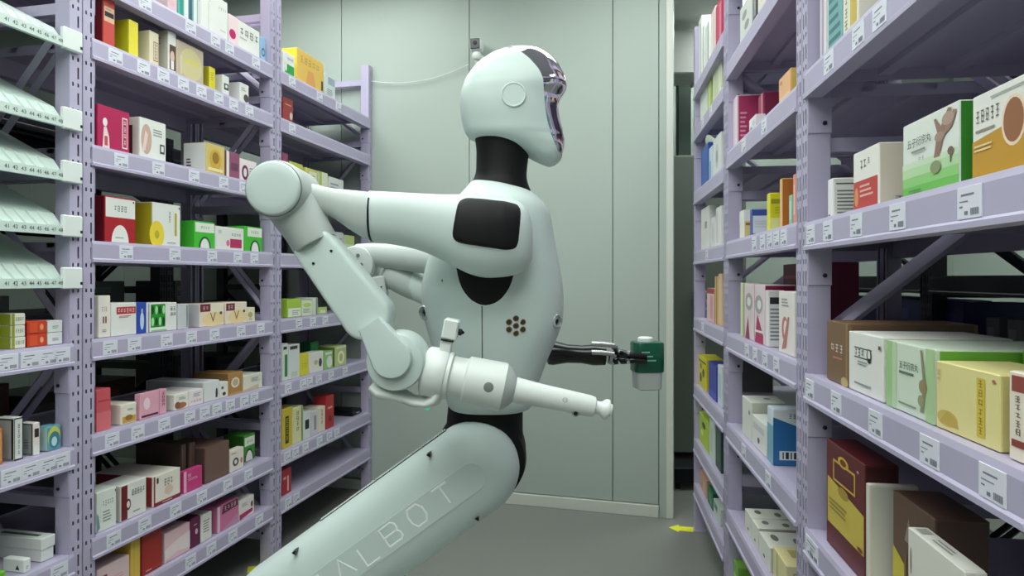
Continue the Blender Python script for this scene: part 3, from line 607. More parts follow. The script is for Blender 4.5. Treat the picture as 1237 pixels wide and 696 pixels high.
# lidded white box
def lidded_box():
    x0, x1 = LF.x(50, .03), LF.x(67, .03); wd = x1 - x0; m = card((228, 232, 226))
    e = link('lidded_box', None, None, LF.pt(x0, .03, TZ[1] + 0.0005), (0, 0, LF.rot)); tag(e, 'long white box with overhanging lid and green slot label, tray rack', 'box')
    b = MB(); b.cbox(0.003, wd - 0.003, 0.003, 0.24, 0, 0.055, m, 0.001); b.build('box_body', e)
    b = MB(); b.cbox(0, wd, 0, 0.243, 0.034, 0.066, m, 0.0015); li = b.build('lid', e)
    b = MB(); b.box(wd * .35, wd * .62, 0.03, 0.16, 0.066, 0.0665, ink((70, 110, 80))); b.build('label_strip', li)
lidded_box()
# --- big-carton rack
row(RF, R_NEAR[4], wh(4, 6, w4), [
    (990.5, 998.5, 0, .09, (224, 220, 224), 'white carton with mauve bar', [R('f', .3, .1, .6, .9, (180, 160, 186))], dict(h=.17)),
    (1000, 1017.5, 0, .10, (120, 172, 174), 'teal carton with ruled print', [Ln('f', .1, .1, .95, .9, 7, (70, 120, 126)), R('f', 0, 0, .06, 1, WH)], dict(h=.19)),
    (1018.5, 1037, 0, .10, (230, 226, 206), 'white carton with yellow panel', [V('f', .1, .1, .35, .9, 6, (120, 100, 80)), R('f', .5, .12, .9, .95, (206, 180, 80))], dict(h=.18))])
row(RF, R_NEAR[3], wh(3, 6, w4), [
    (1000, 1006.5, 218, .10, (234, 230, 230), 'small white carton covered in fine print', [Ln('s', .08, .08, .95, .72, 7, (120, 124, 120)), R('s', .06, .84, .7, .87, (60, 60, 60)), R('f', .2, .06, .5, .1, BLK)], dict(side=(216, 216, 206))),
    (1031, 1062, 187, .075, (236, 232, 224), 'white and red carton with gold bottle mark', [R('f', .02, .02, .96, .5, (196, 64, 62)), E('f', .14, .24, .08, .16, (222, 150, 90)), Ln('f', .28, .2, .8, .44, 3, (236, 180, 170)), G('f', .3, .66, .55, .86, 2, (90, 90, 90)), G('f', .6, .74, .68, .84, 1, (90, 90, 90)), V('s', .3, .06, .62, .16, 1, (90, 86, 80))], dict(side=(212, 202, 182))),
    (1091, 1159, 154, .085, (226, 230, 222), 'white to green carton with tree drawing and characters', [
        R('f', .0, .0, 1, .14, (112, 190, 86)), R('f', 0, .14, 1, .26, (146, 206, 122)), R('f', 0, .26, 1, .38, (186, 220, 168)), R('f', 0, .38, 1, .46, (208, 226, 196)),
        P('f', ((.60, .42), (.7, .42), (.78, .7), (.9, .95), (.84, .97), (.72, .78), (.64, .9), (.6, .9), (.66, .72)), (150, 116, 100)), P('f', ((.68, .6), (.9, .72), (.98, .9), (.92, .92), (.84, .76), (.7, .68)), (160, 126, 110)),
        E('f', .84, .84, .1, .08, (178, 150, 136)), E('f', .7, .66, .08, .06, (170, 140, 124)), R('f', .88, .3, .9, .44, (110, 90, 80)), E('f', .89, .44, .05, .05, (120, 100, 88)), E('f', .64, .3, .09, .08, (140, 150, 110)),
        T('f', '五子衍宗丸', .34, .70, .13, (50, 56, 50)), Ln('f', .2, .56, .58, .62, 1, (130, 136, 126)), G('f', .34, .45, .46, .5, 2, (110, 120, 110)), Ln('f', .15, .05, .5, .1, 1, (90, 140, 80))], dict(side=(46, 128, 30))),
    (1175, 1262, 119, .09, (232, 230, 222), 'white and amber carton with large oval window', [
        P('f', ((0, 0), (1, 0), (1, .62), (0, .46)), (196, 146, 40)), E('f', .62, .56, .17, .28, (240, 214, 190)), E('f', .62, .56, .14, .24, (150, 96, 60)), G('f', .06, .66, .44, .82, 5, (96, 86, 80)), Ln('f', .06, .54, .44, .6, 1, (150, 140, 130)), Ln('f', .04, .32, .36, .42, 2, (236, 214, 160)), R('f', .3, .9, .9, .92, (170, 170, 166))], dict(side=(222, 206, 160)))])
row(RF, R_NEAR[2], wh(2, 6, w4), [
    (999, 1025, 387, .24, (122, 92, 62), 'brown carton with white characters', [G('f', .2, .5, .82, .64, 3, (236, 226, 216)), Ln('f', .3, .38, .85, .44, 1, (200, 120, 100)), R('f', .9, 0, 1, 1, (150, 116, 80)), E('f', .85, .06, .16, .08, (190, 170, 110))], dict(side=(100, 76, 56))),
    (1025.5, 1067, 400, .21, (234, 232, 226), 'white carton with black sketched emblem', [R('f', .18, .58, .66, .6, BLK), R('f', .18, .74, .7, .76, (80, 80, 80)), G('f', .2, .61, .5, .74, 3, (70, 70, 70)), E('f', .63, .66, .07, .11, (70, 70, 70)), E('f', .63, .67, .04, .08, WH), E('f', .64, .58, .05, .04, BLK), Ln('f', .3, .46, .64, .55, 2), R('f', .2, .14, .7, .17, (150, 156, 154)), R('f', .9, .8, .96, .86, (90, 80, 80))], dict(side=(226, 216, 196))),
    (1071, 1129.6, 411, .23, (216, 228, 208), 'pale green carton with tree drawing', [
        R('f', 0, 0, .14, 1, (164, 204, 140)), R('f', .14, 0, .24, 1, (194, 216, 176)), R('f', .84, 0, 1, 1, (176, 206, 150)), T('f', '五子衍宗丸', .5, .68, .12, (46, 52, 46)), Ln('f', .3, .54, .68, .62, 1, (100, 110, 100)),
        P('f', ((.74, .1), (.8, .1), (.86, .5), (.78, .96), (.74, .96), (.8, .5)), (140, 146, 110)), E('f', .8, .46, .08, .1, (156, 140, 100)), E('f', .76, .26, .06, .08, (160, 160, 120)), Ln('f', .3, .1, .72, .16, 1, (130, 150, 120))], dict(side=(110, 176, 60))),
    (1131, 1205, 436, .10, (230, 218, 150), 'pale yellow carton with golden column of characters', [
        E('f', .2, .18, .18, .12, (206, 180, 96)), P('f', ((.06, .1), (.4, .08), (.36, .2), (.2, .3)), (196, 168, 80)), R('f', .68, .1, .8, .9, (216, 192, 70)), V('f', .7, .12, .78, .88, 6, (140, 120, 40)), E('f', .93, .9, .025, .025, (170, 110, 90)), Ln('f', .03, .72, .1, .9, 3, (220, 180, 150))], dict(rot=1.2, side=(206, 196, 130))),
    (1219, 1285, 448, .09, (236, 224, 206), 'white carton with brown-red plate and column of characters', [R('f', .06, .78, .36, .96, (150, 70, 60)), V('f', .12, .28, .26, .74, 5, (90, 80, 80)), R('f', .06, .16, .4, .24, (140, 60, 50)), Ln('f', .5, .3, .9, .8, 5)], dict(side=(200, 190, 150))),
    (1140, 1180, 0, .16, (100, 170, 56), 'green-sided carton behind the pale yellow one', [R('f', .05, .05, .95, .95, (190, 214, 160))], dict(y=.13, h=.115, x=RF.x(1131, .018) + .008, w=.12, side=(84, 160, 44)))])
row(RF, R_NEAR[1], wh(1, 6, w4), [
    (998.5, 1045, 530, .06, (98, 26, 32), 'tall maroon carton with gold frame and panel', [
        P('f', ((.04, .22), (.98, .22), (.98, .56), (.04, .66)), (206, 182, 74)), R('f', .2, .66, .78, .86, GLD), R('f', .23, .68, .75, .84, (92, 22, 28)), E('f', .48, .88, .14, .05, GLD), E('f', .48, .88, .08, .03, (120, 40, 30)), E('f', .48, .6, .14, .05, (170, 140, 50)), Ln('f', .1, .36, .6, .48, 3, (150, 130, 60)), E('f', .9, .25, .06, .02, (120, 60, 40)), E('f', .86, .9, .025, .012, (190, 160, 160))], dict(side=(64, 14, 22))),
    (1046, 1050, 0, .085, (226, 222, 206), 'plain white carton face against the maroon carton', [R('f', .2, 0, .3, 1, LGR)], dict(h=.192, side=(216, 214, 200))),
    (1079, 1130, 592, .08, (100, 74, 58), 'brown carton with grey arrow and yellow base', [P('f', ((.3, .62), (.5, .62), (.4, .84)), (150, 136, 126)), R('f', .5, .7, .9, .73, (150, 130, 110)), P('f', ((0, 0), (.34, 0), (.3, .4), (0, .5)), (206, 190, 60)), R('f', .3, 0, .36, .5, (120, 90, 50))], dict(y=.05, side=(84, 60, 48)))])
xw = RF.x(1097, .012)
o = carton('medicine_carton', .165, .028, .178, (228, 224, 214), [E('f', .06, .72, .02, .12, (150, 140, 120)), G('f', .14, .1, .3, .42, 2, (60, 60, 60)), V('f', .02, .1, .08, .5, 3, (130, 120, 110)), R('t', .06, .2, .2, .8, (170, 166, 160)), Ln('t', .34, .25, .8, .75, 2, (150, 150, 146))], False)
o.location = RF.pt(xw, .012, R_NEAR[1] + .0005); o.rotation_euler = (0, 0, RF.rot); tag(o, 'low white carton in front of the brown arrow carton, big-carton rack', 'box')
# --- middle rack facing robot
row(RF, R_MID[6], wh(6, 8, w5), [
    (894, 908, 13, .09, (214, 218, 210), 'white carton with grey swirl', [E('f', .4, .7, .2, .1, GRY), E('f', .6, .4, .2, .1, GRY)]),
    (910, 914, 0, .09, (60, 62, 64), 'dark slim carton', [R('f', .2, .2, .8, .5, GRY)], dict(h=.20)),
    (915.5, 932, 0, .09, (226, 220, 206), 'cream carton with coloured script', [V('f', .2, .2, .4, .9, 4, ORG), V('f', .6, .2, .8, .9, 4, (90, 120, 90))], dict(h=.22)),
    (934, 955, 0, .09, (206, 160, 150), 'rose carton', [R('f', .1, .1, .9, .4, WH)], dict(h=.2))])
row(RF, R_MID[5], wh(5, 8, w5), [
    (885.8, 890.5, 121, .17, (232, 208, 216), 'magenta carton with pale spine', [R('f', .6, 0, 1, 1, (240, 226, 230)), Ln('s', .06, .2, .2, .7, 6, (226, 150, 180))], dict(side=(176, 52, 96))),
    (916, 922, 118, .16, (160, 40, 84), 'dark magenta carton with thin white rule', [R('f', .7, 0, .8, 1, WH)], dict(y=.05, side=(120, 26, 60))),
    (905, 913, 146, .03, (230, 224, 226), 'small crumpled white packet', [E('f', .3, .3, .2, .2, GRY), E('f', .7, .6, .2, .2, LGR)]),
    (941, 955, 97, .1, (232, 180, 130), 'orange carton', [R('f', .1, .1, .9, .3, (240, 200, 160)), E('f', .2, .8, .1, .06, (200, 120, 60))], dict(side=(226, 190, 90)))])
row(RF, R_MID[4], wh(4, 8, w5), [
    (893.5, 899, 256, .05, (236, 232, 214), 'small cream carton with white cap', [R('f', 0, .55, 1, .95, WH), R('s', 0, .6, 1, 1, WH), R('s', .1, .46, .9, .54, (150, 110, 60))], dict(side=(222, 200, 140))),
    (906, 908.5, 254, .085, (70, 90, 160), 'white carton with blue bands', [R('s', .02, .76, .98, .98, (58, 80, 160)), R('s', .02, .02, .98, .1, (40, 56, 110)), Ln('s', .1, .3, .9, .6, 3, LGR)], dict(side=(214, 218, 230))),
    (926.5, 930, 235, .07, (226, 220, 60), 'yellow carton with pale base', [R('s', .05, .72, .95, .84, (150, 150, 30)), R('s', .02, .02, .98, .36, (226, 226, 150)), Ln('s', .2, .45, .8, .65, 3, (180, 180, 40))], dict(side=(214, 210, 30))),
    (942, 944.6, 217, .07, (236, 190, 130), 'tall orange-brown carton', [R('s', .08, .06, .92, .94, (190, 110, 40))], dict(side=(184, 106, 38))),
    (953, 957, 237, .03, (150, 196, 176), 'mint green carton', [R('f', .2, .2, .8, .8, (190, 220, 206))], dict(side=(140, 186, 166))),
    (958, 961.5, 212, .03, (226, 150, 130), 'pink carton', [R('f', .2, .2, .8, .8, (240, 190, 176))])])
row(RF, R_MID[3], wh(3, 8, w5), [
    (894.5, 899, 342, .05, (220, 222, 180), 'thin lime-white carton', [R('f', .7, 0, 1, 1, (160, 170, 110))], dict(side=(90, 80, 60))),
    (899.5, 910.5, 343, .08, (226, 208, 212), 'white carton with wheel mark and magenta base', [E('f', .5, .68, .4, .16, (170, 160, 160)), E('f', .5, .68, .2, .08, WH), P('f', ((.1, 0), (.6, 0), (.4, .4)), (150, 20, 70))], dict(side=(150, 22, 72))),
    (911.5, 923.5, 344, .09, (230, 212, 218), 'magenta and white carton with wheel mark', [E('f', .45, .66, .4, .16, (170, 164, 164)), E('f', .5, .66, .2, .08, WH), P('f', ((.05, 0), (.9, 0), (.9, .14), (.3, .5)), (176, 20, 86)), R('f', .05, .18, .9, .22, WH)], dict(side=(140, 16, 66))),
    (924.5, 928.5, 351, .045, (232, 224, 226), 'white carton with black label and fine print', [R('s', .08, .76, .9, .88, (46, 40, 48)), Ln('s', .1, .1, .92, .7, 9, (130, 140, 136))], dict(side=(226, 222, 222))),
    (941, 960, 352, .06, (234, 226, 222), 'white carton with red curling motif', [E('f', .4, .4, .2, .2, (206, 110, 110)), E('f', .45, .4, .12, .14, WH), P('f', ((.2, .05), (.5, .1), (.7, .6), (.6, .6)), (190, 120, 110)), Ln('f', .2, .75, .7, .9, 3)])])
row(RF, R_MID[2], wh(2, 8, w5), [
    (896.5, 907.5, 477.6, .11, (224, 224, 214), 'white carton with grey stud', [E('t', .5, .6, .12, .1, (130, 130, 120)), E('f', .8, .7, .06, .06, (60, 60, 60))], dict(side=(204, 204, 188))),
    (908.5, 925, 500, .05, (228, 228, 222), 'low white carton with dark spot', [E('f', .5, .3, .08, .1, (70, 60, 60)), R('f', .1, .6, .9, .8, LGR)]),
    (927, 934, 489.7, .085, (214, 224, 232), 'blue and white carton with barcode', [R('f', 0, 0, 1, .7, (120, 170, 190)), P('s', ((0, 0), (1, 0), (1, .66), (0, .86)), (40, 104, 160)), R('s', .2, .1, .98, .26, (220, 226, 226)), R('s', .3, .12, .34, .24, BLK), R('s', .4, .12, .5, .24, BLK), R('s', .56, .12, .6, .24, BLK), R('s', .66, .12, .78, .24, BLK), G('s', .5, .84, .9, .93, 3, (40, 60, 80))], dict(side=(222, 226, 226))),
    (884, 893, 0, .15, (150, 146, 132), 'grey carton with yellow lid edge', [R('f', 0, .9, 1, 1, (200, 190, 120)), R('s', 0, .88, .5, 1, (196, 186, 110))], dict(y=.17, h=.20, side=(130, 130, 122)))])
for i, (a, c, vt) in enumerate(((900, 908, 614), (908.6, 916, 627), (917, 930, 642))):
    row(RF, R_MID[1], wh(1, 8, w5), [(a, c, vt, .13, (226, 226, 214), ['white carton with open slot, first of three', 'white carton with open slot, middle of three', 'white carton with open slot, last of three'][i],
        [E('t', .4, .25, .2, .08, (120, 120, 110)), E('t', .6, .7, .2, .08, (120, 120, 110)), Ln('s', .2, .6, .8, .8, 3), E('f', .5, .3, .1, .06, (60, 60, 60))], dict(side=(196, 196, 184)))])
row(RF, R_MID[1], wh(1, 8, w5), [(934, 950, 660, .1, (226, 214, 160), 'pale yellow carton with green heading', [G('s', .15, .6, .85, .8, 4, (110, 120, 80)), R('t', .2, .3, .6, .6, (190, 170, 110)), R('f', .3, 0, .36, 1, (150, 180, 90))], dict(side=(220, 212, 170)))])
row(RF, R_MID[0], wh(0, 8, w5), [(886, 891.5, 0, .08, (120, 170, 70), 'green carton', [R('f', .1, .2, .9, .7, (190, 214, 130))], dict(h=.13)), (893, 903, 0, .08, (220, 224, 206), 'white carton', [Ln('f', .2, .3, .8, .7, 4)], dict(h=.11))])
row(RF, R_MID[3], wh(3, 8, w5), [(916, 957, 0, .12, (120, 20, 62), 'dark magenta carton standing deep', [R('f', .05, .8, .95, .84, (170, 60, 100))], dict(y=.19, h=.25, x=.06, w=.38))])
# --- rack by the partition end
row(RF, R_END[7], wh(7, 8, w6), [
    (844, 847.6, 27, .06, (232, 234, 230), 'tall white carton', [R('f', .6, .1, .8, .9, LGR)]), (848.5, 851, 34, .06, (230, 232, 226), 'slim white carton', [R('f', .3, 0, .5, 1, LGR)]),
    (852, 856.5, 34, .06, (226, 230, 224), 'slim white carton with grey side', [R('f', .7, 0, .9, 1, GRY)]), (859, 864, 18, .06, (232, 206, 206), 'tall pink-white carton', [R('f', .1, .1, .5, .9, WH)]),
    (864.6, 872, 10, .06, (190, 30, 80), 'tall magenta carton', [R('f', .6, .1, .9, .9, (220, 120, 150))])])
row(RF, R_END[6], wh(6, 8, w6), [
    (846, 854, 116, .06, (222, 228, 214), 'white carton with pale shoulder', [R('f', .1, .7, .9, .9, LGR)]), (855, 859, 102, .06, (180, 200, 110), 'lime carton', [R('f', .3, .2, .8, .8, (210, 220, 150))]), (861, 871, 84, .06, (222, 226, 200), 'cream-green carton', [R('f', .2, .2, .7, .8, (200, 210, 170))])])
row(RF, R_END[5], wh(5, 8, w6), [
    (847, 855.5, 182, .06, (50, 90, 170), 'blue carton', [R('f', .2, .1, .8, .9, (60, 104, 186))]), (856.5, 860.5, 180, .06, (200, 220, 232), 'pale blue carton', [R('f', .2, .1, .6, .6, (120, 160, 200))]), (861.5, 871, 170, .06, (226, 228, 224), 'white carton with grey swirl', [E('f', .5, .5, .2, .3, LGR), E('f', .5, .5, .1, .16, GRY)])])
row(RF, R_END[4], wh(4, 8, w6), [
    (847, 856, 254, .06, (226, 228, 222), 'white carton with grey square', [R('f', .5, .5, .8, .66, GRY)]), (859, 864, 264, .06, (220, 222, 218), 'greyish carton', [R('f', .3, .2, .6, .8, LGR)]), (865, 871, 252, .06, (230, 230, 226), 'bright white carton', [R('f', .1, .1, .4, .9, (214, 200, 206))])])
row(RF, R_END[3], wh(3, 8, w6), [
    (854, 862.5, 348, .06, (226, 190, 190), 'pink carton with red top', [R('f', 0, .84, 1, 1, (160, 40, 44)), R('f', .5, .1, .8, .8, (214, 150, 156))], dict(side=(170, 60, 60))), (863.5, 867, 334, .06, (222, 184, 110), 'tall ochre carton', [R('f', .5, 0, .8, 1, (160, 90, 50))]), (868, 872, 331, .06, (226, 190, 150), 'tall pale orange carton', [R('f', .2, .1, .6, .9, (230, 206, 176))])])
row(RF, R_END[2], wh(2, 8, w6), [
    (844, 853, 428, .08, (216, 206, 40), 'yellow carton with black pattern', [E('f', .3, .3, .14, .16, (90, 86, 20)), E('f', .65, .5, .14, .14, (90, 86, 20)), R('f', 0, .82, 1, .87, (90, 86, 20)), E('f', .35, .68, .1, .1, (110, 100, 20))], dict(side=(196, 180, 30))), (856, 865.5, 436, .06, (50, 60, 160), 'deep blue carton', [R('f', .1, .05, .9, .2, (70, 80, 190))]), (867, 872, 440, .06, (216, 226, 230), 'white-blue carton', [R('f', .2, .2, .8, .8, (190, 206, 220))])])
row(RF, R_END[1], wh(1, 8, w6), [
    (845, 856, 497, .06, (186, 210, 60), 'lime carton with dark flecks', [E('f', .5, .7, .2, .1, (60, 70, 30)), E('f', .3, .4, .15, .1, (226, 240, 120))]), (857, 863, 505, .06, (210, 222, 210), 'pale green-white carton', [R('f', .2, .2, .7, .8, LGR)]), (864.5, 871, 511, .06, (44, 64, 60), 'dark green carton', [R('f', .2, .2, .8, .8, (60, 90, 84))])])
row(RF, R_END[0], wh(0, 8, w6), [
    (845.5, 853.5, 582, .06, (206, 160, 130), 'peach carton', [R('f', .5, .1, .8, .8, (226, 190, 160))], dict(h=.08)), (855, 861, 606, .06, (30, 110, 70), 'green carton', [E('f', .5, .5, .3, .3, (60, 150, 100))], dict(h=.075)), (862, 870, 620, .06, (210, 220, 210), 'white and green carton', [R('f', .1, .5, .6, .9, (70, 150, 110))], dict(h=.065))])
# white bottle on the partition-end rack
def small_bottle(p, label, name='pill_bottle'):
    e = link(name, None, None, p); tag(e, label, 'bottle'); m = mat('bottle_white', (230, 232, 230), 0.3)
    b = MB(); b.lathe((0, 0, 0), (0, 0, 1), [(0, .022), (.004, .025), (.075, .025), (.09, .016), (.1, .014)], m, 20); b.build('bottle_body', e, 40)
    b = MB(); b.lathe((0, 0, .098), (0, 0, 1), [(0, .017), (.03, .017), (.033, .014)], M_WHITE, 20); b.build('cap', e, 40)
small_bottle(RF.pt(RF.x(848, .04), .045, R_END[3]), 'white plastic bottle with cap, fourth shelf, rack by partition end')
# black flat case lying on the rack behind the robot
b = MB(); b.cbox(0, .12, 0, .16, 0, .022, M_DARKM, .004); b.cbox(.04, .08, -.004, .01, .008, .016, M_STEEL, .001); b.cbox(.004, .116, .004, .156, .0225, .03, M_DARKM, .003)
o = b.build('flat_case', None, None, LF.pt(LF.x(426, .03), .03, LV[1] + .0006)); o.rotation_euler = (0, 0, LF.rot); tag(o, 'flat black case lying on shelf of rack against partition', 'case')
# --- goods in the rows behind
def back_goods(F, spec, where, y=.60):
    for i, (x, z, w_, h_, col, desc) in enumerate(spec):
        o = carton('storage_carton', w_, .22, h_, col, [R('f', .1, .6, .6, .8, tuple(min(255, int(c * 1.2) + 10) for c in col)), Ln('f', .1, .2, .7, .4, 3, GRY)], F.left)
        o.location = F.pt(x, y, z + .0006); o.rotation_euler = (0, 0, F.rot); tag(o, desc + ', ' + where, 'box')
a = L1A; m1, m2 = LX['a'], LX['b']
back_goods(LF, [(a + .45, 1.12, .18, .10, (70, 84, 130), 'dull blue storage carton'), (a + .68, 1.12, .14, .13, (150, 156, 152), 'grey storage carton'), (a + .5, .62, .26, .22, MRN, 'maroon storage carton'),
    (m1 + .08, 1.12, .2, .07, (110, 114, 112), 'low grey storage carton'), (m1 + .34, .62, .2, .2, (70, 66, 66), 'charcoal storage carton'), (m1 + .62, 1.12, .18, .12, (60, 74, 66), 'dark green storage carton'), (m1 + .1, .62, .18, .26, (90, 50, 46), 'rust brown storage carton'),
    (m1 + .64, .62, .22, .2, (84, 60, 50), 'brown storage carton'), (m1 + .3, .2, .3, .24, (64, 66, 72), 'slate storage carton'), (m2 + .1, 1.12, .2, .12, (70, 76, 70), 'olive storage carton'), (m2 + .4, .62, .24, .22, (60, 60, 64), 'dark grey storage carton'), (m2 + .1, .62, .22, .26, (70, 54, 54), 'umber storage carton')], 'back-to-back row behind tray-side racks')
n1 = RX['n']
back_goods(RF, [(-.79, .98, .30, .19, (44, 50, 120), 'navy storage carton beside the end upright'), (-.47, .98, .40, .19, (46, 52, 124), 'long navy storage carton'), (.05, .98, .12, .19, (42, 48, 118), 'short navy storage carton beside upright'), (.30, .98, .07, .15, (130, 132, 132), 'small grey storage carton'),
    (.41, .98, .07, .15, (150, 152, 152), 'small pale grey storage carton'), (.51, .98, .2, .175, (60, 100, 92), 'dark teal storage carton'), (.1, .62, .3, .24, (46, 42, 48), 'large black storage carton'), (.5, .62, .34, .26, (50, 44, 46), 'large dark brown storage carton'),
    (n1 + .1, .62, .3, .24, (70, 30, 36), 'dull maroon storage carton')], 'row behind big-carton rack', .74)
# yellow floor stickers
def sticker(u, v, rz, label):
    d = FPX * CAMZ / (v - HZ); p = W(u, v, d); b = MB()
    pts = [(-.05, -.03), (.02, -.03), (.02, -.05), (.07, 0), (.02, .05), (.02, .03), (-.05, .03)]
    b.loft([[(x, y, z) for x, y in pts] for z in (0.0002, 0.0012)], M_YEL)
    o = b.build('floor_sticker', None, None, (p.x, p.y, 0)); o.rotation_euler = (0, 0, rz); tag(o, label, 'sticker')
sticker(825, 639, 2.9, 'yellow arrow sticker on floor by partition-end rack foot')
sticker(314, 687, 0.3, 'yellow arrow sticker on floor by foot of rack beside trays')

# ------------------------------------------------------------------ security camera on the partition
def on_wall(u, v, off=0.0):
    k = (u - CX) / FPX; n = Vector((-math.sin(WA), -math.cos(WA), 0)); q = WP + n * off
    d = (q.y * WD.x - q.x * WD.y) / (WD.x - k * WD.y)      # q + s WD = d (k,1)
    return W(u, v, d)
p = on_wall(576, 66, 0.06); e = link('security_camera', None, None, p, (0, 0, -WA)); tag(e, 'small white security camera with black face on the partition', 'camera')
b = MB(); b.lathe((0, .06, -.015), (0, -1, -.015), [(0, .03), (.012, .03), (.016, .024)], M_WHITE, 20); b.tube([(0, .05, -.015), (0, .02, -.015), (0, 0, 0)], .012, M_WHITE, 10); b.build('mount', e, 40)
b = MB(); b.lathe((0, 0, -.028), (0, 0, 1), [(0, .018), (.01, .026), (.03, .026), (.042, .016)], M_WHITE, 20); b.build('swivel', e, 40)
b = MB(); b.cbox(-.032, .032, -.03, .03, .018, .085, M_WHITE, .008); hd = b.build('camera_head', e, 30)
b = MB(); b.cbox(-.027, .027, -.034, -.029, .023, .08, M_GLOSSB, .003); b.lathe((0, -.034, .055), (0, -1, .055), [(0, .012), (.004, .011)], M_DARKM, 16); b.build('lens_plate', hd)
b = MB(); pts = [on_wall(448 + (566 - 448) * t, 98 + 5 * math.sin(math.pi * t) - 20 * t * t, .02) for t in [i / 12 for i in range(13)]]
b.tube(pts, .0025, M_WHITE, 6); tag(b.build('camera_cable'), 'thin white cable from rack top to security camera', 'cable')

# ------------------------------------------------------------------ the robot
D0 = 1.65
RB = Vector(((560 - CX) / FPX * D0, D0, 0))
def Q(u, v, dd, c=None):
    """point at pixel scale of depth c (default dd), lying dd beyond the robot's middle plane, relative to its base"""
    p = W(u, v, D0 + (dd if c is None else c) + CO); return Vector((p.x, D0 + dd, p.z)) - RB
CO = -0.05          # outlines are seen on the near flank of each part
def px(dd): return (D0 + dd + CO) / FPX
robot = link('humanoid_robot', None, None, RB)
tag(robot, 'white humanoid robot with mirrored visor reaching across the aisle', 'robot')
def ring(cx, cy, a, bdepth, v, n, N, cdd, ph0=0, ph1=2 * math.pi, open_=False):
    """horizontal slice: centre column cx (pixels), half length a (pixels), half depth bdepth (metres)"""
    out = []
    for k in range(N):
        f = ph0 + (ph1 - ph0) * k / ((N - 1) if open_ else N)
        c, s_ = math.cos(f), math.sin(f)
        x = cx + a * math.copysign(abs(c) ** (2 / n), c); y = bdepth * math.copysign(abs(s_) ** (2 / n), s_)
        out.append(Q(x, v, cdd + y, cdd))
    return out
# --- head: slices from the crown down; v, back, front, half depth, visor edge
HEAD = [(54, 618, 646, 14, 560), (54.6, 612, 651, 20, 560), (56, 605.5, 656, 27, 575), (58, 600, 660, 33, 606), (62, 590, 666, 38, 616), (67, 582, 672, 41.5, 627), (73, 574, 677, 44, 635), (80, 568, 681, 46, 642), (90, 561, 685.5, 49, 650),
        (99, 557.5, 687, 51, 654), (106, 555.5, 684, 52, 655.5), (115, 554, 679, 52, 656), (125, 554, 676.5, 52, 657), (138, 555.5, 678, 51, 658.5), (150, 558.5, 681, 49, 660.5), (158, 562, 683, 48, 663), (163, 570, 684, 46, 664.5), (167, 592, 684, 44, 666),
        (172, 612, 683.5, 42, 668), (178, 627, 682.5, 39, 671), (184, 639, 681, 36, 675), (189, 649, 679, 32, 690), (193, 659, 674, 26, 700), (194.5, 663, 669, 20, 700)]
hs = smooth_tab(HEAD, 4); n = 2.4
sh, vi = [], []
for v, ub, uf, hb, us in hs:
    cx, a = (ub + uf) / 2, max(1.0, (uf - ub) / 2); t = max(-1, min(1, (us - cx) / a))
    f = math.acos(math.copysign(abs(t) ** (n / 2), t)) if -1 < t < 1 else (math.pi if t <= -1 else 0.0)
    f = min(max(f, 0.0005), math.pi - 0.0005)
    sh.append(ring(cx, 0, a, hb * px(0), v, n, 33, 0, f, 2 * math.pi - f, True))
    vi.append(ring(cx, 0, a, hb * px(0), v, n, 25, 0, -f, f, True))
b = MB(); b.loft(sh, M_SHELL, False, False, False)
b.add(sh[-1] + vi[-1], [tuple(range(58))], M_SHELL)
head = b.build('head', robot, 60)
b = MB(); b.loft(vi, M_VISOR, True, False, False); b.build('visor', head, 60)
b = MB(); cdisc = Q(620.5, 114, -0.1035, -.055); r0 = 15.5 * px(-.1)
b.lathe(cdisc + Vector((0, .008, 0)), cdisc - Vector((0, .1, 0)), [(0, r0 * 1.02), (.0085, r0 * 1.02), (.0105, r0 * .97), (.0105, r0 * .90), (.0092, r0 * .85), (.0092, r0 * .5)], M_SHELL, 40); b.build('ear_disc', head, 35)
# --- neck
nk = [(160, 572, 642, 34), (176, 574, 640, 33), (190, 574, 638.5, 32), (203, 573.5, 637, 32), (212, 571, 637, 33), (220, 566, 639, 36), (227, 562, 642, 38)]
b = MB(); b.loft([ring((l + r) / 2, 0, (r - l) / 2, hb * px(0), v + 0, 2.1, 32, 0) for v, l, r, hb in smooth_tab(nk, 3)], M_BLACK); b.build('neck', robot, 60)
# --- torso
CO = -0.075
TOR = [(217, 568, 588, 36), (219.5, 565, 604, 47), (223, 562, 620, 56), (229, 557, 641, 65), (236, 551, 651, 73), (246, 544, 660, 79), (260, 535, 667, 81), (290, 522, 672, 82), (320, 511.5, 678, 81), (350, 506, 682.5, 79), (375, 507, 683, 77),
       (395, 511, 680, 75), (415, 517, 673, 71), (440, 524, 662, 65), (465, 530, 653, 59), (488, 536, 646, 53), (498, 541, 641, 47), (501, 548, 632, 40)]
b = MB(); b.loft([ring((l + r) / 2, 0, (r - l) / 2, hb * px(0), v, 2.7, 56, 0.0) for v, l, r, hb in smooth_tab(TOR, 4)], M_SHELL); torso = b.build('torso', robot, 60)
def torso_dd(u, v, near=True):
    l, r, hb = interp(TOR, v, 1), interp(TOR, v, 2), interp(TOR, v, 3); t = min(1, abs((u - (l + r) / 2) / ((r - l) / 2)))
    return -hb * px(0) * (1 - t ** 2.7) ** (1 / 2.7)
def tp(u, v, off=0.0): return Q(u, v, torso_dd(u, v) - off, 0.0)
b = MB(); b.tube([tp(584, v, -.0002) for i, v in enumerate(range(368, 478, 6))], .0011, M_DARKM, 6); b.build('side_seam', torso)
hx = [(0, 0)] + [(9.2 * math.cos(math.radians(30 + 60 * k)), 8.6 * math.sin(math.radians(30 + 60 * k))) for k in range(6)]
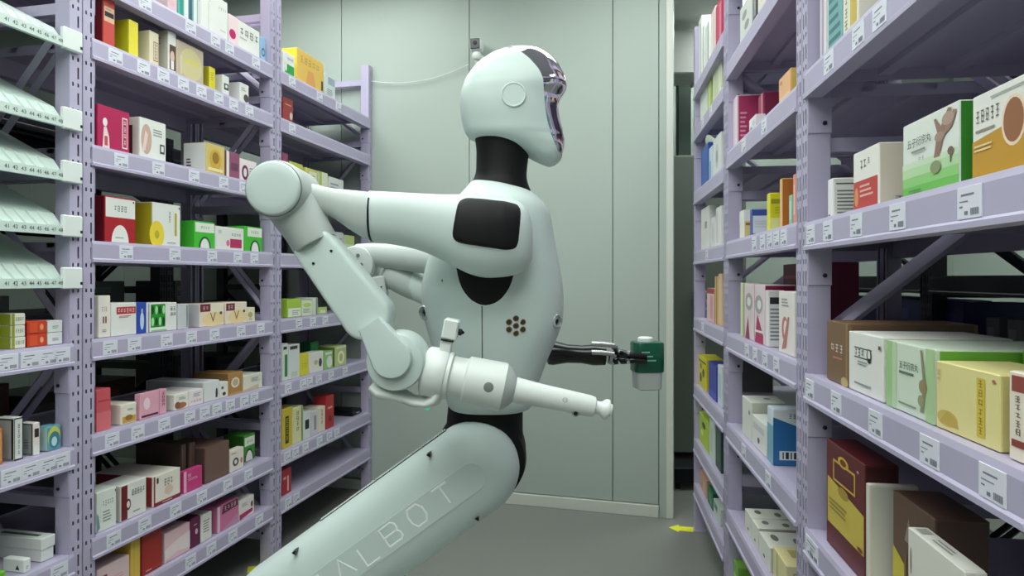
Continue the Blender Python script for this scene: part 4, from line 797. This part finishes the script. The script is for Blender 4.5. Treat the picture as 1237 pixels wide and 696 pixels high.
for dx, dy in hx:
    c = tp(623 + dx, 391 + dy); b = MB(); r0 = 4.0 * px(-.15)
    b.lathe(c + Vector((0, .004, 0)), c - Vector((0, .1, 0)), [(0, r0), (.0048, r0), (.0052, r0 * .9)], mat('speaker_bronze', (128, 100, 56), .4, .5), 14)
    b.lathe(c + Vector((0, .004, 0)), c - Vector((0, .1, 0)), [(0, r0 * .72), (.0056, r0 * .72)], mat('speaker_hole_dark', (52, 40, 26), .6), 12); b.build('speaker_hole', torso, 40)
for u, v, nx in ((671.5, 387.5, .62), (513.5, 377.5, -.6)):
    c = tp(u, v); dr = Vector((nx, -math.sqrt(1 - nx * nx), 0)); b = MB(); r0 = 9 * px(-.1)
    b.lathe(c - dr * .02, c + dr, [(0, r0 * 1.12), (.018, r0 * 1.12), (.024, r0), (.026, r0 * .86), (.021, r0 * .72), (.019, r0 * .66)], mat('lens_ring', (176, 184, 184), .3, .6), 28)
    ls = b.build('fisheye_lens', torso, 40)
    b = MB(); b.lathe(c - dr * .0195, c + dr, [(0, r0 * .68), (.012, r0 * .66), (.019, r0 * .5), (.022, r0 * .2)], M_GLOSSB, 24); b.build('lens_glass', ls, 60)
c = tp(538, 339, -.001); b = MB(); b.lathe(c + Vector((0, .002, 0)), c - Vector((0, .1, 0)), [(0, .003), (.0035, .003)], M_DARKM, 10); b.build('screw', torso)
# black socket below the shoulder
vs, fs = [tp(588, 318, .005)], []
for i in range(1, 9):
    for k in range(40):
        f = 2 * math.pi * k / 40; rr_ = i / 8
        vs.append(tp(588 + 35 * rr_ * math.cos(f), 318 + 51 * rr_ * math.sin(f), .005 if i < 8 else -.002))
for k in range(40):
    fs.append((0, 1 + k, 1 + (k + 1) % 40))
    for i in range(7): a_ = 1 + i * 40; fs.append((a_ + k, a_ + 40 + k, a_ + 40 + (k + 1) % 40, a_ + (k + 1) % 40))
b = MB(); b.add(vs, fs, M_BLACK); b.build('shoulder_socket', torso, 60)
# --- waist and hip
CO = -0.06
b = MB(); b.loft([ring((l + r) / 2, 0, (r - l) / 2, hb * px(0), v, 2.3, 36, 0.02) for v, l, r, hb in smooth_tab([(478, 541, 630, 42), (498, 538.5, 632, 44), (525, 536, 632, 45), (545, 534, 633, 46), (570, 532, 632, 46)], 3)], M_BLACK)
b.build('waist', robot, 60)
c = Q(580, 560, 0.10); r0 = 57 * px(.02)
b = MB(); b.lathe(Q(579, 561, .12, .0), Q(579, 561, -.2, .0), [(0, r0 * .9), (.01, r0 * .98), (.03, r0), (.12, r0), (.15, r0 * .96)], M_BLACK, 48); b.build('hip_drum', robot, 40)
# --- thigh: long flat-sided housing from the hip down to the knee
def stadium(h, k, r, y, N=20):
    ax = (k - h).normalized(); nm = Vector((-ax.y, ax.x)); out = []
    for i in range(N + 1):
        t = math.pi * i / N; out.append(k + nm * (r * math.cos(t)) + ax * (r * math.sin(t)))
    for i in range(N + 1):
        t = math.pi * i / N; out.append(h - nm * (r * math.cos(t)) - ax * (r * math.sin(t)))
    return [Vector((p.x, y, p.y)) for p in out]
TH = -0.06
def q2(u, v, dd): p = Q(u, v, dd); return Vector((p.x, p.z))
Hh, Kk = q2(570.5, 573, TH), q2(328, 748, TH); rr, hd_ = 57.5 * px(TH), 0.085; ne = 2.5
lay = []
for i in range(17):
    t = -math.pi / 2 + math.pi * i / 16; c, s_ = math.cos(t), math.sin(t)
    lay.append(stadium(Hh, Kk, max(rr * abs(c) ** (2 / ne), rr * .3), TH + hd_ * math.copysign(abs(s_) ** (2 / ne), s_)))
b = MB(); b.loft(lay, M_SHELL); thigh = b.build('thigh', robot, 50)
ax = (Hh - Kk).normalized(); upv = Vector((-ax.y, ax.x)); face_y = TH - hd_
ax3, up3 = Vector((ax.x, 0, ax.y)), Vector((upv.x, 0, upv.y))
def thigh_pt(u, v, off): p = q2(u, v, TH); return Vector((p.x, face_y - off, p.y))
STROKES = {'T': [[(-.5, .5), (.5, .5)], [(0, .5), (0, -.5)]], 'L': [[(-.42, .5), (-.42, -.5), (.46, -.5)]], 'A': [[(-.55, -.5), (0, .5), (.55, -.5)]],
           'O': [[(-.5 + .0, -.2), (-.5, .2), (-.3, .5), (.3, .5), (.5, .2), (.5, -.2), (.3, -.5), (-.3, -.5), (-.5, -.2)]],
           'B': [[(-.5, -.5), (-.5, .5), (.3, .5), (.46, .36), (.46, .12), (.34, 0), (-.5, 0)], [(.34, 0), (.5, -.14), (.5, -.36), (.34, -.5), (-.5, -.5)]],
           'G': [[(.46, .5), (-.3, .5), (-.5, .3), (-.5, -.3), (-.3, -.5), (.5, -.5), (.5, 0), (.05, 0)]]}
M_LET = mat('pale_lettering', (240, 246, 244), .3)
kp = px(TH - hd_)
for ch, u, v in (('T', 538, 594), ('O', 505.5, 618.5), ('B', 475, 640.5), ('L', 447.5, 664), ('A', 418, 681), ('G', 388, 704)):
    c = thigh_pt(u + (u - 450) * .0, v, .0); b = MB()
    for st in STROKES[ch]:
        b.tube([c + ax3 * (x * 22 * kp) + up3 * (y * 25 * kp) for x, y in st], 1.7 * kp, M_LET, 6, .35)
    b.build('letter', thigh)
# toothed edge strip along the upper rim, small fasteners
b = MB(); s0, s1 = q2(386, 650, TH), q2(541, 534, TH); L = (s1 - s0).length; nn = 60
e0 = Hh + upv * (rr + .0005)
t0 = (s0 - Hh).dot(ax); t1 = (s1 - Hh).dot(ax)
b.box(t0, t1, -.006, .006, -.003, .0012, M_DARKM, Matrix(((ax.x, 0, upv.x, e0.x), (0, 1, 0, TH), (ax.y, 0, upv.y, e0.y), (0, 0, 0, 1))))
MM = Matrix(((ax.x, 0, upv.x, e0.x), (0, 1, 0, TH), (ax.y, 0, upv.y, e0.y), (0, 0, 0, 1)))
for i in range(nn):
    x = t0 + (t1 - t0) * (i + .25) / nn; b.box(x, x + (t1 - t0) / nn * .5, -.006, .006, .0012, .0034, M_WHITE, MM)
o = b.build('toothed_strip', thigh); o['kind'] = 'stuff'
for u, v, nm in ((519, 548, 'vent_notch'), (577, 626, 'vent_notch'), (358, 665, 'vent_notch')):
    c = thigh_pt(u, v, 0) + Vector((0, .012 if v != 626 else .02, 0)); b = MB(); b.lathe(c + Vector((0, .02, 0)), c - Vector((0, .1, 0)), [(0, .006), (.0225, .006), (.023, .004)], M_DARKM, 3); b.build(nm, thigh)
# lower leg, column and wheeled base (below the picture's edge)
kn, an = Vector((Kk.x, .03, Kk.y)), Vector((0.02, .03, .25))
b = MB(); b.lathe(Vector((Kk.x, .13, Kk.y)), Vector((Kk.x, -.2, Kk.y)), [(0, .07), (.01, .08), (.16, .08), (.17, .07)], M_BLACK, 36); b.build('knee_joint', robot, 40)
b = MB(); b.lathe(kn, an, [(0, .05), (.05, .07), (.4, .075), ((an - kn).length, .07)], M_SHELL, 32, .8, n=2.8); b.build('shin', robot, 40)
b = MB(); b.lathe((0, 0, .04), (0, 0, 1), [(0, .22), (.01, .24), (.14, .24), (.18, .22), (.2, .14), (.3, .10)], M_SHELL, 48); base = b.build('wheeled_base', robot, 40)
for k in range(4):
    a = math.pi / 4 + k * math.pi / 2; c = Vector((.17 * math.cos(a), .17 * math.sin(a), .05)); b = MB(); t = Vector((-math.sin(a), math.cos(a), 0))
    b.lathe(c - t * .02, c + t, [(0, .042), (.005, .05), (.035, .05), (.04, .042)], M_DARKM, 24); b.build('wheel', base, 40)
# --- near arm
CO = -0.045
ARM = [(644, 284, 304, -.18), (643, 270, 313, -.181), (640, 257, 320, -.183), (634, 247, 326.5, -.186), (625, 240.5, 331, -.19), (609, 235.5, 334.5, -.196), (585, 233, 335.5, -.202), (566, 232, 331, -.208), (550, 232, 323.5, -.213), (530, 232, 313, -.222), (510, 231, 304, -.232),
       (490, 230, 298, -.243), (465, 228.5, 293.5, -.257), (442, 227.5, 289.5, -.27)]
def arm_rings(tab, kd=.92, n=2.4, N=36):
    out = []
    for u, vt, vb, dd in tab:
        vc, a = (vt + vb) / 2, (vb - vt) / 2; rg = []
        for k in range(N):
            f = 2 * math.pi * k / N; c, s_ = math.cos(f), math.sin(f)
            rg.append(Q(u, vc - a * math.copysign(abs(c) ** (2 / n), c), dd + a * kd * px(dd) * math.copysign(abs(s_) ** (2 / n), s_), dd))
        out.append(rg)
    return out
b = MB(); b.loft(arm_rings(smooth_tab(ARM, 3)), M_SHELL); arm = b.build('arm', robot, 60)
# square black cover wrapped on the shoulder
def arm_dd(u, v):
    tb = ARM[::-1]; vt, vb, dd = (interp(tb, u, c) for c in (1, 2, 3)); a = (vb - vt) / 2; t = min(.999, abs((v - (vt + vb) / 2) / a))
    return dd - a * .92 * px(dd) * (1 - t ** 2.4) ** (1 / 2.4), dd
N = 22; vs, fs = [], []
cor = [(554.5, 237), (632, 245), (626, 306), (545, 294)]
for j in range(N + 1):
    for i in range(N + 1):
        x, y = -1 + 2 * i / N, -1 + 2 * j / N
        # squash the unit square's corners to a rounded square
        m_ = max(abs(x), abs(y)); 
        if m_ > 0:
            p_ = 6.0; l = (abs(x / m_) ** p_ + abs(y / m_) ** p_) ** (1 / p_); x, y = x / l, y / l
        s, t = (x + 1) / 2, (y + 1) / 2
        u = (1 - t) * ((1 - s) * cor[0][0] + s * cor[1][0]) + t * ((1 - s) * cor[3][0] + s * cor[2][0])
        v = (1 - t) * ((1 - s) * cor[0][1] + s * cor[1][1]) + t * ((1 - s) * cor[3][1] + s * cor[2][1])
        dd, cdd = arm_dd(u, v); edge = i in (0, N) or j in (0, N)
        vs.append(Q(u, v, dd - (.006 if not edge else -.002), cdd))
for j in range(N):
    for i in range(N): k = j * (N + 1) + i; fs.append((k, k + 1, k + N + 2, k + N + 1))
b = MB(); b.add(vs, fs, M_BLACK); b.build('shoulder_cover', arm, 60)
# seam ring, elbow yoke
ED = -.30
CO = -0.07
b = MB(); b.loft(arm_rings([(442.3, 227, 290, -.27), (439.7, 226.8, 289.8, -.271)]), M_DARKM); b.build('seam_ring', arm, 60)
YK = [(439.5, 227, 289, -.27), (432, 226, 286, -.274), (418, 224.5, 278, -.28), (402, 223, 267, -.285), (386, 221, 257, -.29), (366, 216, 256, -.295), (345, 212, 258, -.30)]
b = MB(); b.loft(arm_rings(smooth_tab(YK, 3), .8), M_SHELL2); b.build('elbow_yoke', arm, 60)
k_ = px(ED)
c0, c1 = Q(331, 228, ED), Q(369, 294, ED)
b = MB()
b.lathe(c0 + Vector((0, .075, 0)), c0 - Vector((0, .2, 0)), [(0, 30 * k_), (.012, 35 * k_), (.13, 36 * k_), (.142, 35 * k_), (.146, 33.5 * k_)], M_SHELL2, 48)
dist = (c1 - c0).length
b.lathe(c0, c1, [(0, 34 * k_), (dist * .4, 32 * k_), (dist * .75, 28.5 * k_), (dist * .97, 28.3 * k_), (dist, 27.6 * k_)], M_SHELL2, 36, 1.25); b.build('elbow_housing', arm, 50)
b = MB(); b.lathe(c0 - Vector((0, .0705, 0)), c0 - Vector((0, .2, 0)), [(0, 33.4 * k_), (.003, 33.4 * k_), (.0085, 32.2 * k_), (.0105, 30 * k_), (.0118, 20 * k_), (.012, 6 * k_)], M_SHELL, 48); b.build('elbow_cap', arm, 50)
b = MB(); b.lathe(c0 - Vector((0, .066, 0)), c0 - Vector((0, .2, 0)), [(0, 34.1 * k_), (.0075, 34.1 * k_), (.0085, 33.2 * k_)], mat('groove_grey', (120, 128, 126), .5), 48); b.build('cap_groove', arm, 50)
# forearm
FA = ED
f0, f1 = Q(369, 294, FA), Q(452, 412, FA); dist = (f1 - f0).length
def slab(h, k, r0_, r1_, y):
    a_ = (k - h).normalized(); nm = Vector((-a_.y, a_.x)); out = []
    for i in range(21):
        t = math.pi * i / 20; out.append(k + nm * (r1_ * math.cos(t)) + a_ * (r1_ * .92 * math.sin(t)))
    for i in range(15):
        t = math.pi * i / 14; out.append(h - nm * (r0_ * math.cos(t)) - a_ * (r0_ * .8 * math.sin(t)))
    return [Vector((p_.x, y, p_.y)) for p_ in out]
g0, g1 = q2(371, 297, FA), q2(437, 384, FA)
lay = []
for i in range(13):
    t = -math.pi / 2 + math.pi * i / 12; cc = abs(math.cos(t)) ** .5; ss = math.copysign(abs(math.sin(t)) ** .5, math.sin(t))
    lay.append(slab(g0, g1, 26 * k_ * (.72 + .28 * cc), 31.5 * k_ * (.8 + .2 * cc), FA + .040 * ss))
b = MB(); b.loft(lay, M_SHELL); b.build('forearm', arm, 40)
for u, v in ((395, 302.5), (373, 318)):
    c = Q(u, v, FA - .0402, FA); b = MB(); b.lathe(c + Vector((0, .002, 0)), c - Vector((0, .1, 0)), [(0, .0028), (.0032, .0028)], M_DARKM, 10); b.build('screw', arm)
# wrist link and joint drum
j0 = Q(474, 440, FA)
b = MB(); b.lathe(j0 + Vector((0, .055, 0)), j0 - Vector((0, .2, 0)), [(0, 31 * k_), (.006, 36.5 * k_), (.09, 36.5 * k_), (.1, 34.5 * k_), (.102, 30 * k_)], M_SHELL, 44); b.build('wrist_drum', arm, 40)
lay = []
for r_, y in ((25, -.03), (25, -.058), (23.5, -.0615), (20, -.0625)):
    h, k = q2(471, 434, FA), q2(444, 392, FA); a = (k - h).normalized(); nm = Vector((-a.y, a.x)); out = []
    wk = 14.5 * r_ / 25
    for i in range(25):
        t = math.pi * (-.12 + 1.24 * i / 24); out.append(h - nm * (r_ * k_ * math.cos(t)) - a * (r_ * k_ * math.sin(t)))
    out += [k + nm * (wk * k_), k - nm * (wk * k_)]
    lay.append([Vector((p.x, FA + y, p.y)) for p in out])
b = MB(); b.loft(lay, M_SHELL); b.build('wrist_link', arm, 40)
# tool: clamp ring, body, cone, rod and suction tip along one axis
CO = -.06; HA = -.29; kh = px(HA); a0, a1 = Q(508, 452.5, HA), Q(742, 503, HA); un = (a1 - a0).length / (742 - 508)
def seg(u0, prof, m, nm, par=None, N=32, sm=40):
    b = MB(); b.lathe(a0, a1, [((u - 508) * un, r * kh) for u, r in prof], m, N); return b.build(nm, par or arm, sm)
seg(508, [(506, 24), (508, 29), (511, 31.5), (532, 32.5), (535, 31), (536, 27)], M_WHITE, 'clamp_ring')
seg(536, [(535, 29.5), (537, 30.5), (540, 30.5), (541.5, 28)], M_WHITE, 'clamp_rim')
seg(541, [(539, 25), (541, 26), (562, 26)], M_WHITE, 'tool_collar')
tb = seg(560, [(559, 26), (561, 29.5), (604, 31), (608, 30.5)], M_WHITE, 'tool_body')
seg(608, [(606.5, 30.3), (612, 27.5), (620, 19), (622, 16)], M_SHELL2, 'tool_cone')
rod = seg(620, [(618, 16.2), (624, 16), (655, 14.6), (716, 13.6), (722, 12.4), (723.5, 9)], M_WHITE, 'tool_rod')
seg(723, [(722, 8.5), (729, 8), (732, 9.5), (735, 12.5), (738, 13), (740, 12.5), (740.5, 8), (744, 8), (744.5, 5)], M_WHITE, 'suction_tip')
for u, v, r0, mt, nm, off in ((590, 469, 6.2, mat('button_grey', (128, 132, 130), .5), 'round_button', 30.2), (684.5, 487.5, 3.4, M_SHELL2, 'ring_mark', 13.4), (698, 505, 4.4, M_STEEL, 'indicator', 9.5)):
    c = Q(u, v, HA - off * kh, HA); b = MB(); b.lathe(c + Vector((0, .004, 0)), c - Vector((0, .1, 0)), [(0, r0 * kh), (.0048, r0 * kh), (.0056, r0 * .8 * kh)], mt, 20)
    if nm != 'round_button': b.lathe(c + Vector((0, .004, 0)), c - Vector((0, .1, 0)), [(0, r0 * .6 * kh), (.0062, r0 * .6 * kh)], M_DARKM if nm == 'indicator' else M_WHITE, 16)
    b.build(nm, arm, 40)
# lower bracket bridging drum and clamp
b = MB(); b.tube([Q(443, 470, HA + .0), Q(452, 477.5, HA), Q(466, 480, HA), Q(481, 485, HA), (Q(494, 491, HA)), Q(510, 493, HA), Q(521, 489, HA), Q(527, 479, HA)], [8 * kh, 9.5 * kh, 9.5 * kh, 8 * kh, 7 * kh, 7 * kh, 8 * kh, 8 * kh], M_WHITE, 14, 3.0); b.build('wrist_bracket', arm, 60)
c = Q(511, 499, HA); b = MB(); b.lathe(c, c - Vector((0, 0, 1)), [(0, .007), (.004, .006), (.006, .003)], mat('green_led', (70, 190, 150), .3, emit=.6), 14); b.build('status_light', arm, 50)
# wrist camera
def rotbox(b, u, v, w_, h_, dpt, deg, m, dd, c=.002):
    p = Q(u, v, dd); t = math.radians(deg); Mx = Matrix.Translation(p) @ Matrix.Rotation(t, 4, 'Y'); b.cbox(-w_ / 2 * kh, w_ / 2 * kh, -dpt / 2, dpt / 2, -h_ / 2 * kh, h_ / 2 * kh, m, c, Mx)
b = MB(); rotbox(b, 541.5, 400, 19, 25, .05, 11, M_WHITE, HA, .003); cm = b.build('wrist_camera', arm)
b = MB(); rotbox(b, 535.5, 421, 14, 17, .036, 11, M_WHITE, HA, .002); rotbox(b, 537.5, 414, 16, 1.6, .045, 11, M_DARKM, HA, .0004); b.build('camera_stem', arm)
b = MB(); p = Q(551, 404, HA); b.lathe(p, p + Vector((1, 0, -.15)), [(0, .007), (.006, .007), (.008, .004), (.012, .002)], M_DARKM, 12); b.build('camera_lens', arm)
# --- far arm
CO = -.03; FD = .27; kf = px(FD)
p0, p1 = Q(585, 318, .17), Q(428, 306, FD)
b = MB(); L = (p1 - p0).length; b.lathe(p0, p1, [(0, 20 * kf), (L * .3, 20 * kf), (L * .6, 16 * kf), (L * .9, 14 * kf), (L, 12 * kf)], M_SHELL2, 28); far = b.build('arm', robot, 50)
e0 = Q(431, 320, FD)
b = MB(); b.lathe(e0 + Vector((0, .06, 0)), e0 - Vector((0, .2, 0)), [(0, 20 * kf), (.01, 23 * kf), (.1, 23 * kf), (.112, 21 * kf), (.116, 14 * kf)], M_SHELL2, 32); b.build('elbow_housing', far, 40)
for u, v in ((435, 309), (439, 320)):
    c = Q(u, v, FD - .054, FD); b = MB(); b.lathe(c, c - Vector((0, .1, 0)), [(0, .006), (.005, .005)], M_STEEL, 12); b.build('bolt', far, 40)
b = MB(); rotbox(b, 457, 346, 22, 36, .05, -6, M_SHELL2, FD - .02, .004); rotbox(b, 458, 347, 9, 5, .06, -6, M_STEEL, FD - .02, .001); b.build('wrist_box', far)
p0, p1 = Q(462, 327, FD), Q(520, 356, FD); L = (p1 - p0).length
b = MB(); b.lathe(p0, p1, [(0, 10 * kf), (.012, 15 * kf), (.03, 17.5 * kf), (.08, 18 * kf), (.1, 17.5 * kf), (L, 15 * kf)], M_SHELL2, 30); b.build('forearm', far, 50)
p0, p1 = Q(492, 341, FD), Q(668, 428, FD); L = (p1 - p0).length
b = MB(); b.lathe(p0, p1, [(0, 17 * kf), (.01, 18 * kf), (L * .5, 16 * kf), (L * .92, 12 * kf), (L, 10 * kf)], M_SHELL, 30); b.build('forearm_sleeve', far, 50)
p0, p1 = Q(661, 427.5, FD), Q(733, 431, FD)
b = MB(); L = (p1 - p0).length; b.lathe(p0, p1, [(0, 10 * kf), (.006, 14.5 * kf), (.02, 15 * kf), (L * .35, 11.5 * kf), (L * .6, 11 * kf), (L * .8, 13 * kf), (L, 12 * kf)], M_GLOSSB, 26); b.build('wrist', far, 50)
b = MB(); b.cbox(-.016, .006, -.02, .0, -.012, .03, mat('blue_grey_plate', (76, 84, 112), .5), .002); o = b.build('wrist_plate', far, None, Q(664, 421, FD - .02))
b = MB()
for v, dd in ((416.5, FD - .03), (427, FD - .04)): b.tube([Q(716, v, dd), Q(728, v + .5, dd), Q(744, v + 2.5, dd)], [3.0 * kf, 3.2 * kf, 3.0 * kf], M_STEEL, 10)
b.build('actuator_rod', far, 40)
b = MB(); rotbox(b, 741, 433, 14, 24, .05, 8, M_STEEL, FD, .003); rotbox(b, 744, 421, 8, 10, .03, 20, M_STEEL, FD - .01, .002); b.build('gripper_block', far)
for v0, v1, dd, sgn in ((426, 431, FD - .055, 1), (438, 437, FD - .055, 1), (432, 433, FD + .05, -1)):
    b = MB(); b.tube([Q(746, v0, FD + (dd - FD) * .5), Q(757, (v0 + v1) / 2, dd), Q(768, v1, dd), Q(784, v1 + 1, dd)], [4.2 * kf, 4.0 * kf, 3.6 * kf, 3.0 * kf], M_GLOSSB, 10); f_ = b.build('finger', far, 50)
    b = MB(); b.tube([Q(750, v0 + .6, FD + (dd - FD) * .7 - .004 * sgn), Q(764, (v0 + v1) / 2 + .5, dd - .006 * sgn)], 3.2 * kf, M_STEEL, 8); b.build('finger_plate', f_, 40)
# held medicine bottle (square dark green bottle with pale lower body)
pb = W(781.5, 470, D0 + FD); e = link('medicine_bottle', None, None, pb, (0, 0, 0.12)); tag(e, 'squat bottle with dark green wrapper held in the robot gripper', 'bottle')
kb = px(FD)
def sq(z, r, n=5): 
    return [Vector((r * math.copysign(abs(math.cos(t)) ** (2 / n), math.cos(t)), r * .92 * math.copysign(abs(math.sin(t)) ** (2 / n), math.sin(t)), z)) for t in [2 * math.pi * i / 32 for i in range(32)]]
b = MB(); b.loft([sq(z * kb, r * kb) for z, r in ((0, 12), (1.5, 15.5), (22, 16.5), (24, 16.5), (56, 16.5))], mat('bottle_clear', (206, 210, 208), .15, trans=.35)); b.build('bottle_body', e, 40)
b = MB(); b.loft([sq(z * kb, r * kb) for z, r in ((22, 17.6), (23, 18.2), (56, 18.2), (58, 17.4), (58.5, 12))], mat('green_wrap', (14, 84, 62), .25, noise=.35, scale=40)); wr = b.build('wrapper', e, 40)
for i in range(3):
    b = MB(); b.box(-12 * kb, (6 - 4 * i) * kb, -18.4 * .92 * kb, -18.2 * .92 * kb, (36 + i * 5) * kb, (37.6 + i * 5) * kb, mat('wrap_print', (120, 186, 160), .3)); b.build('printed_line', wr)
b = MB(); b.lathe((-2 * kb, 0, 57.5 * kb), (-2 * kb, 0, 1), [(0, 9.5 * kb), (5 * kb, 9.5 * kb), (6.5 * kb, 7.5 * kb)], M_WHITE, 20); b.build('cap', e, 40)
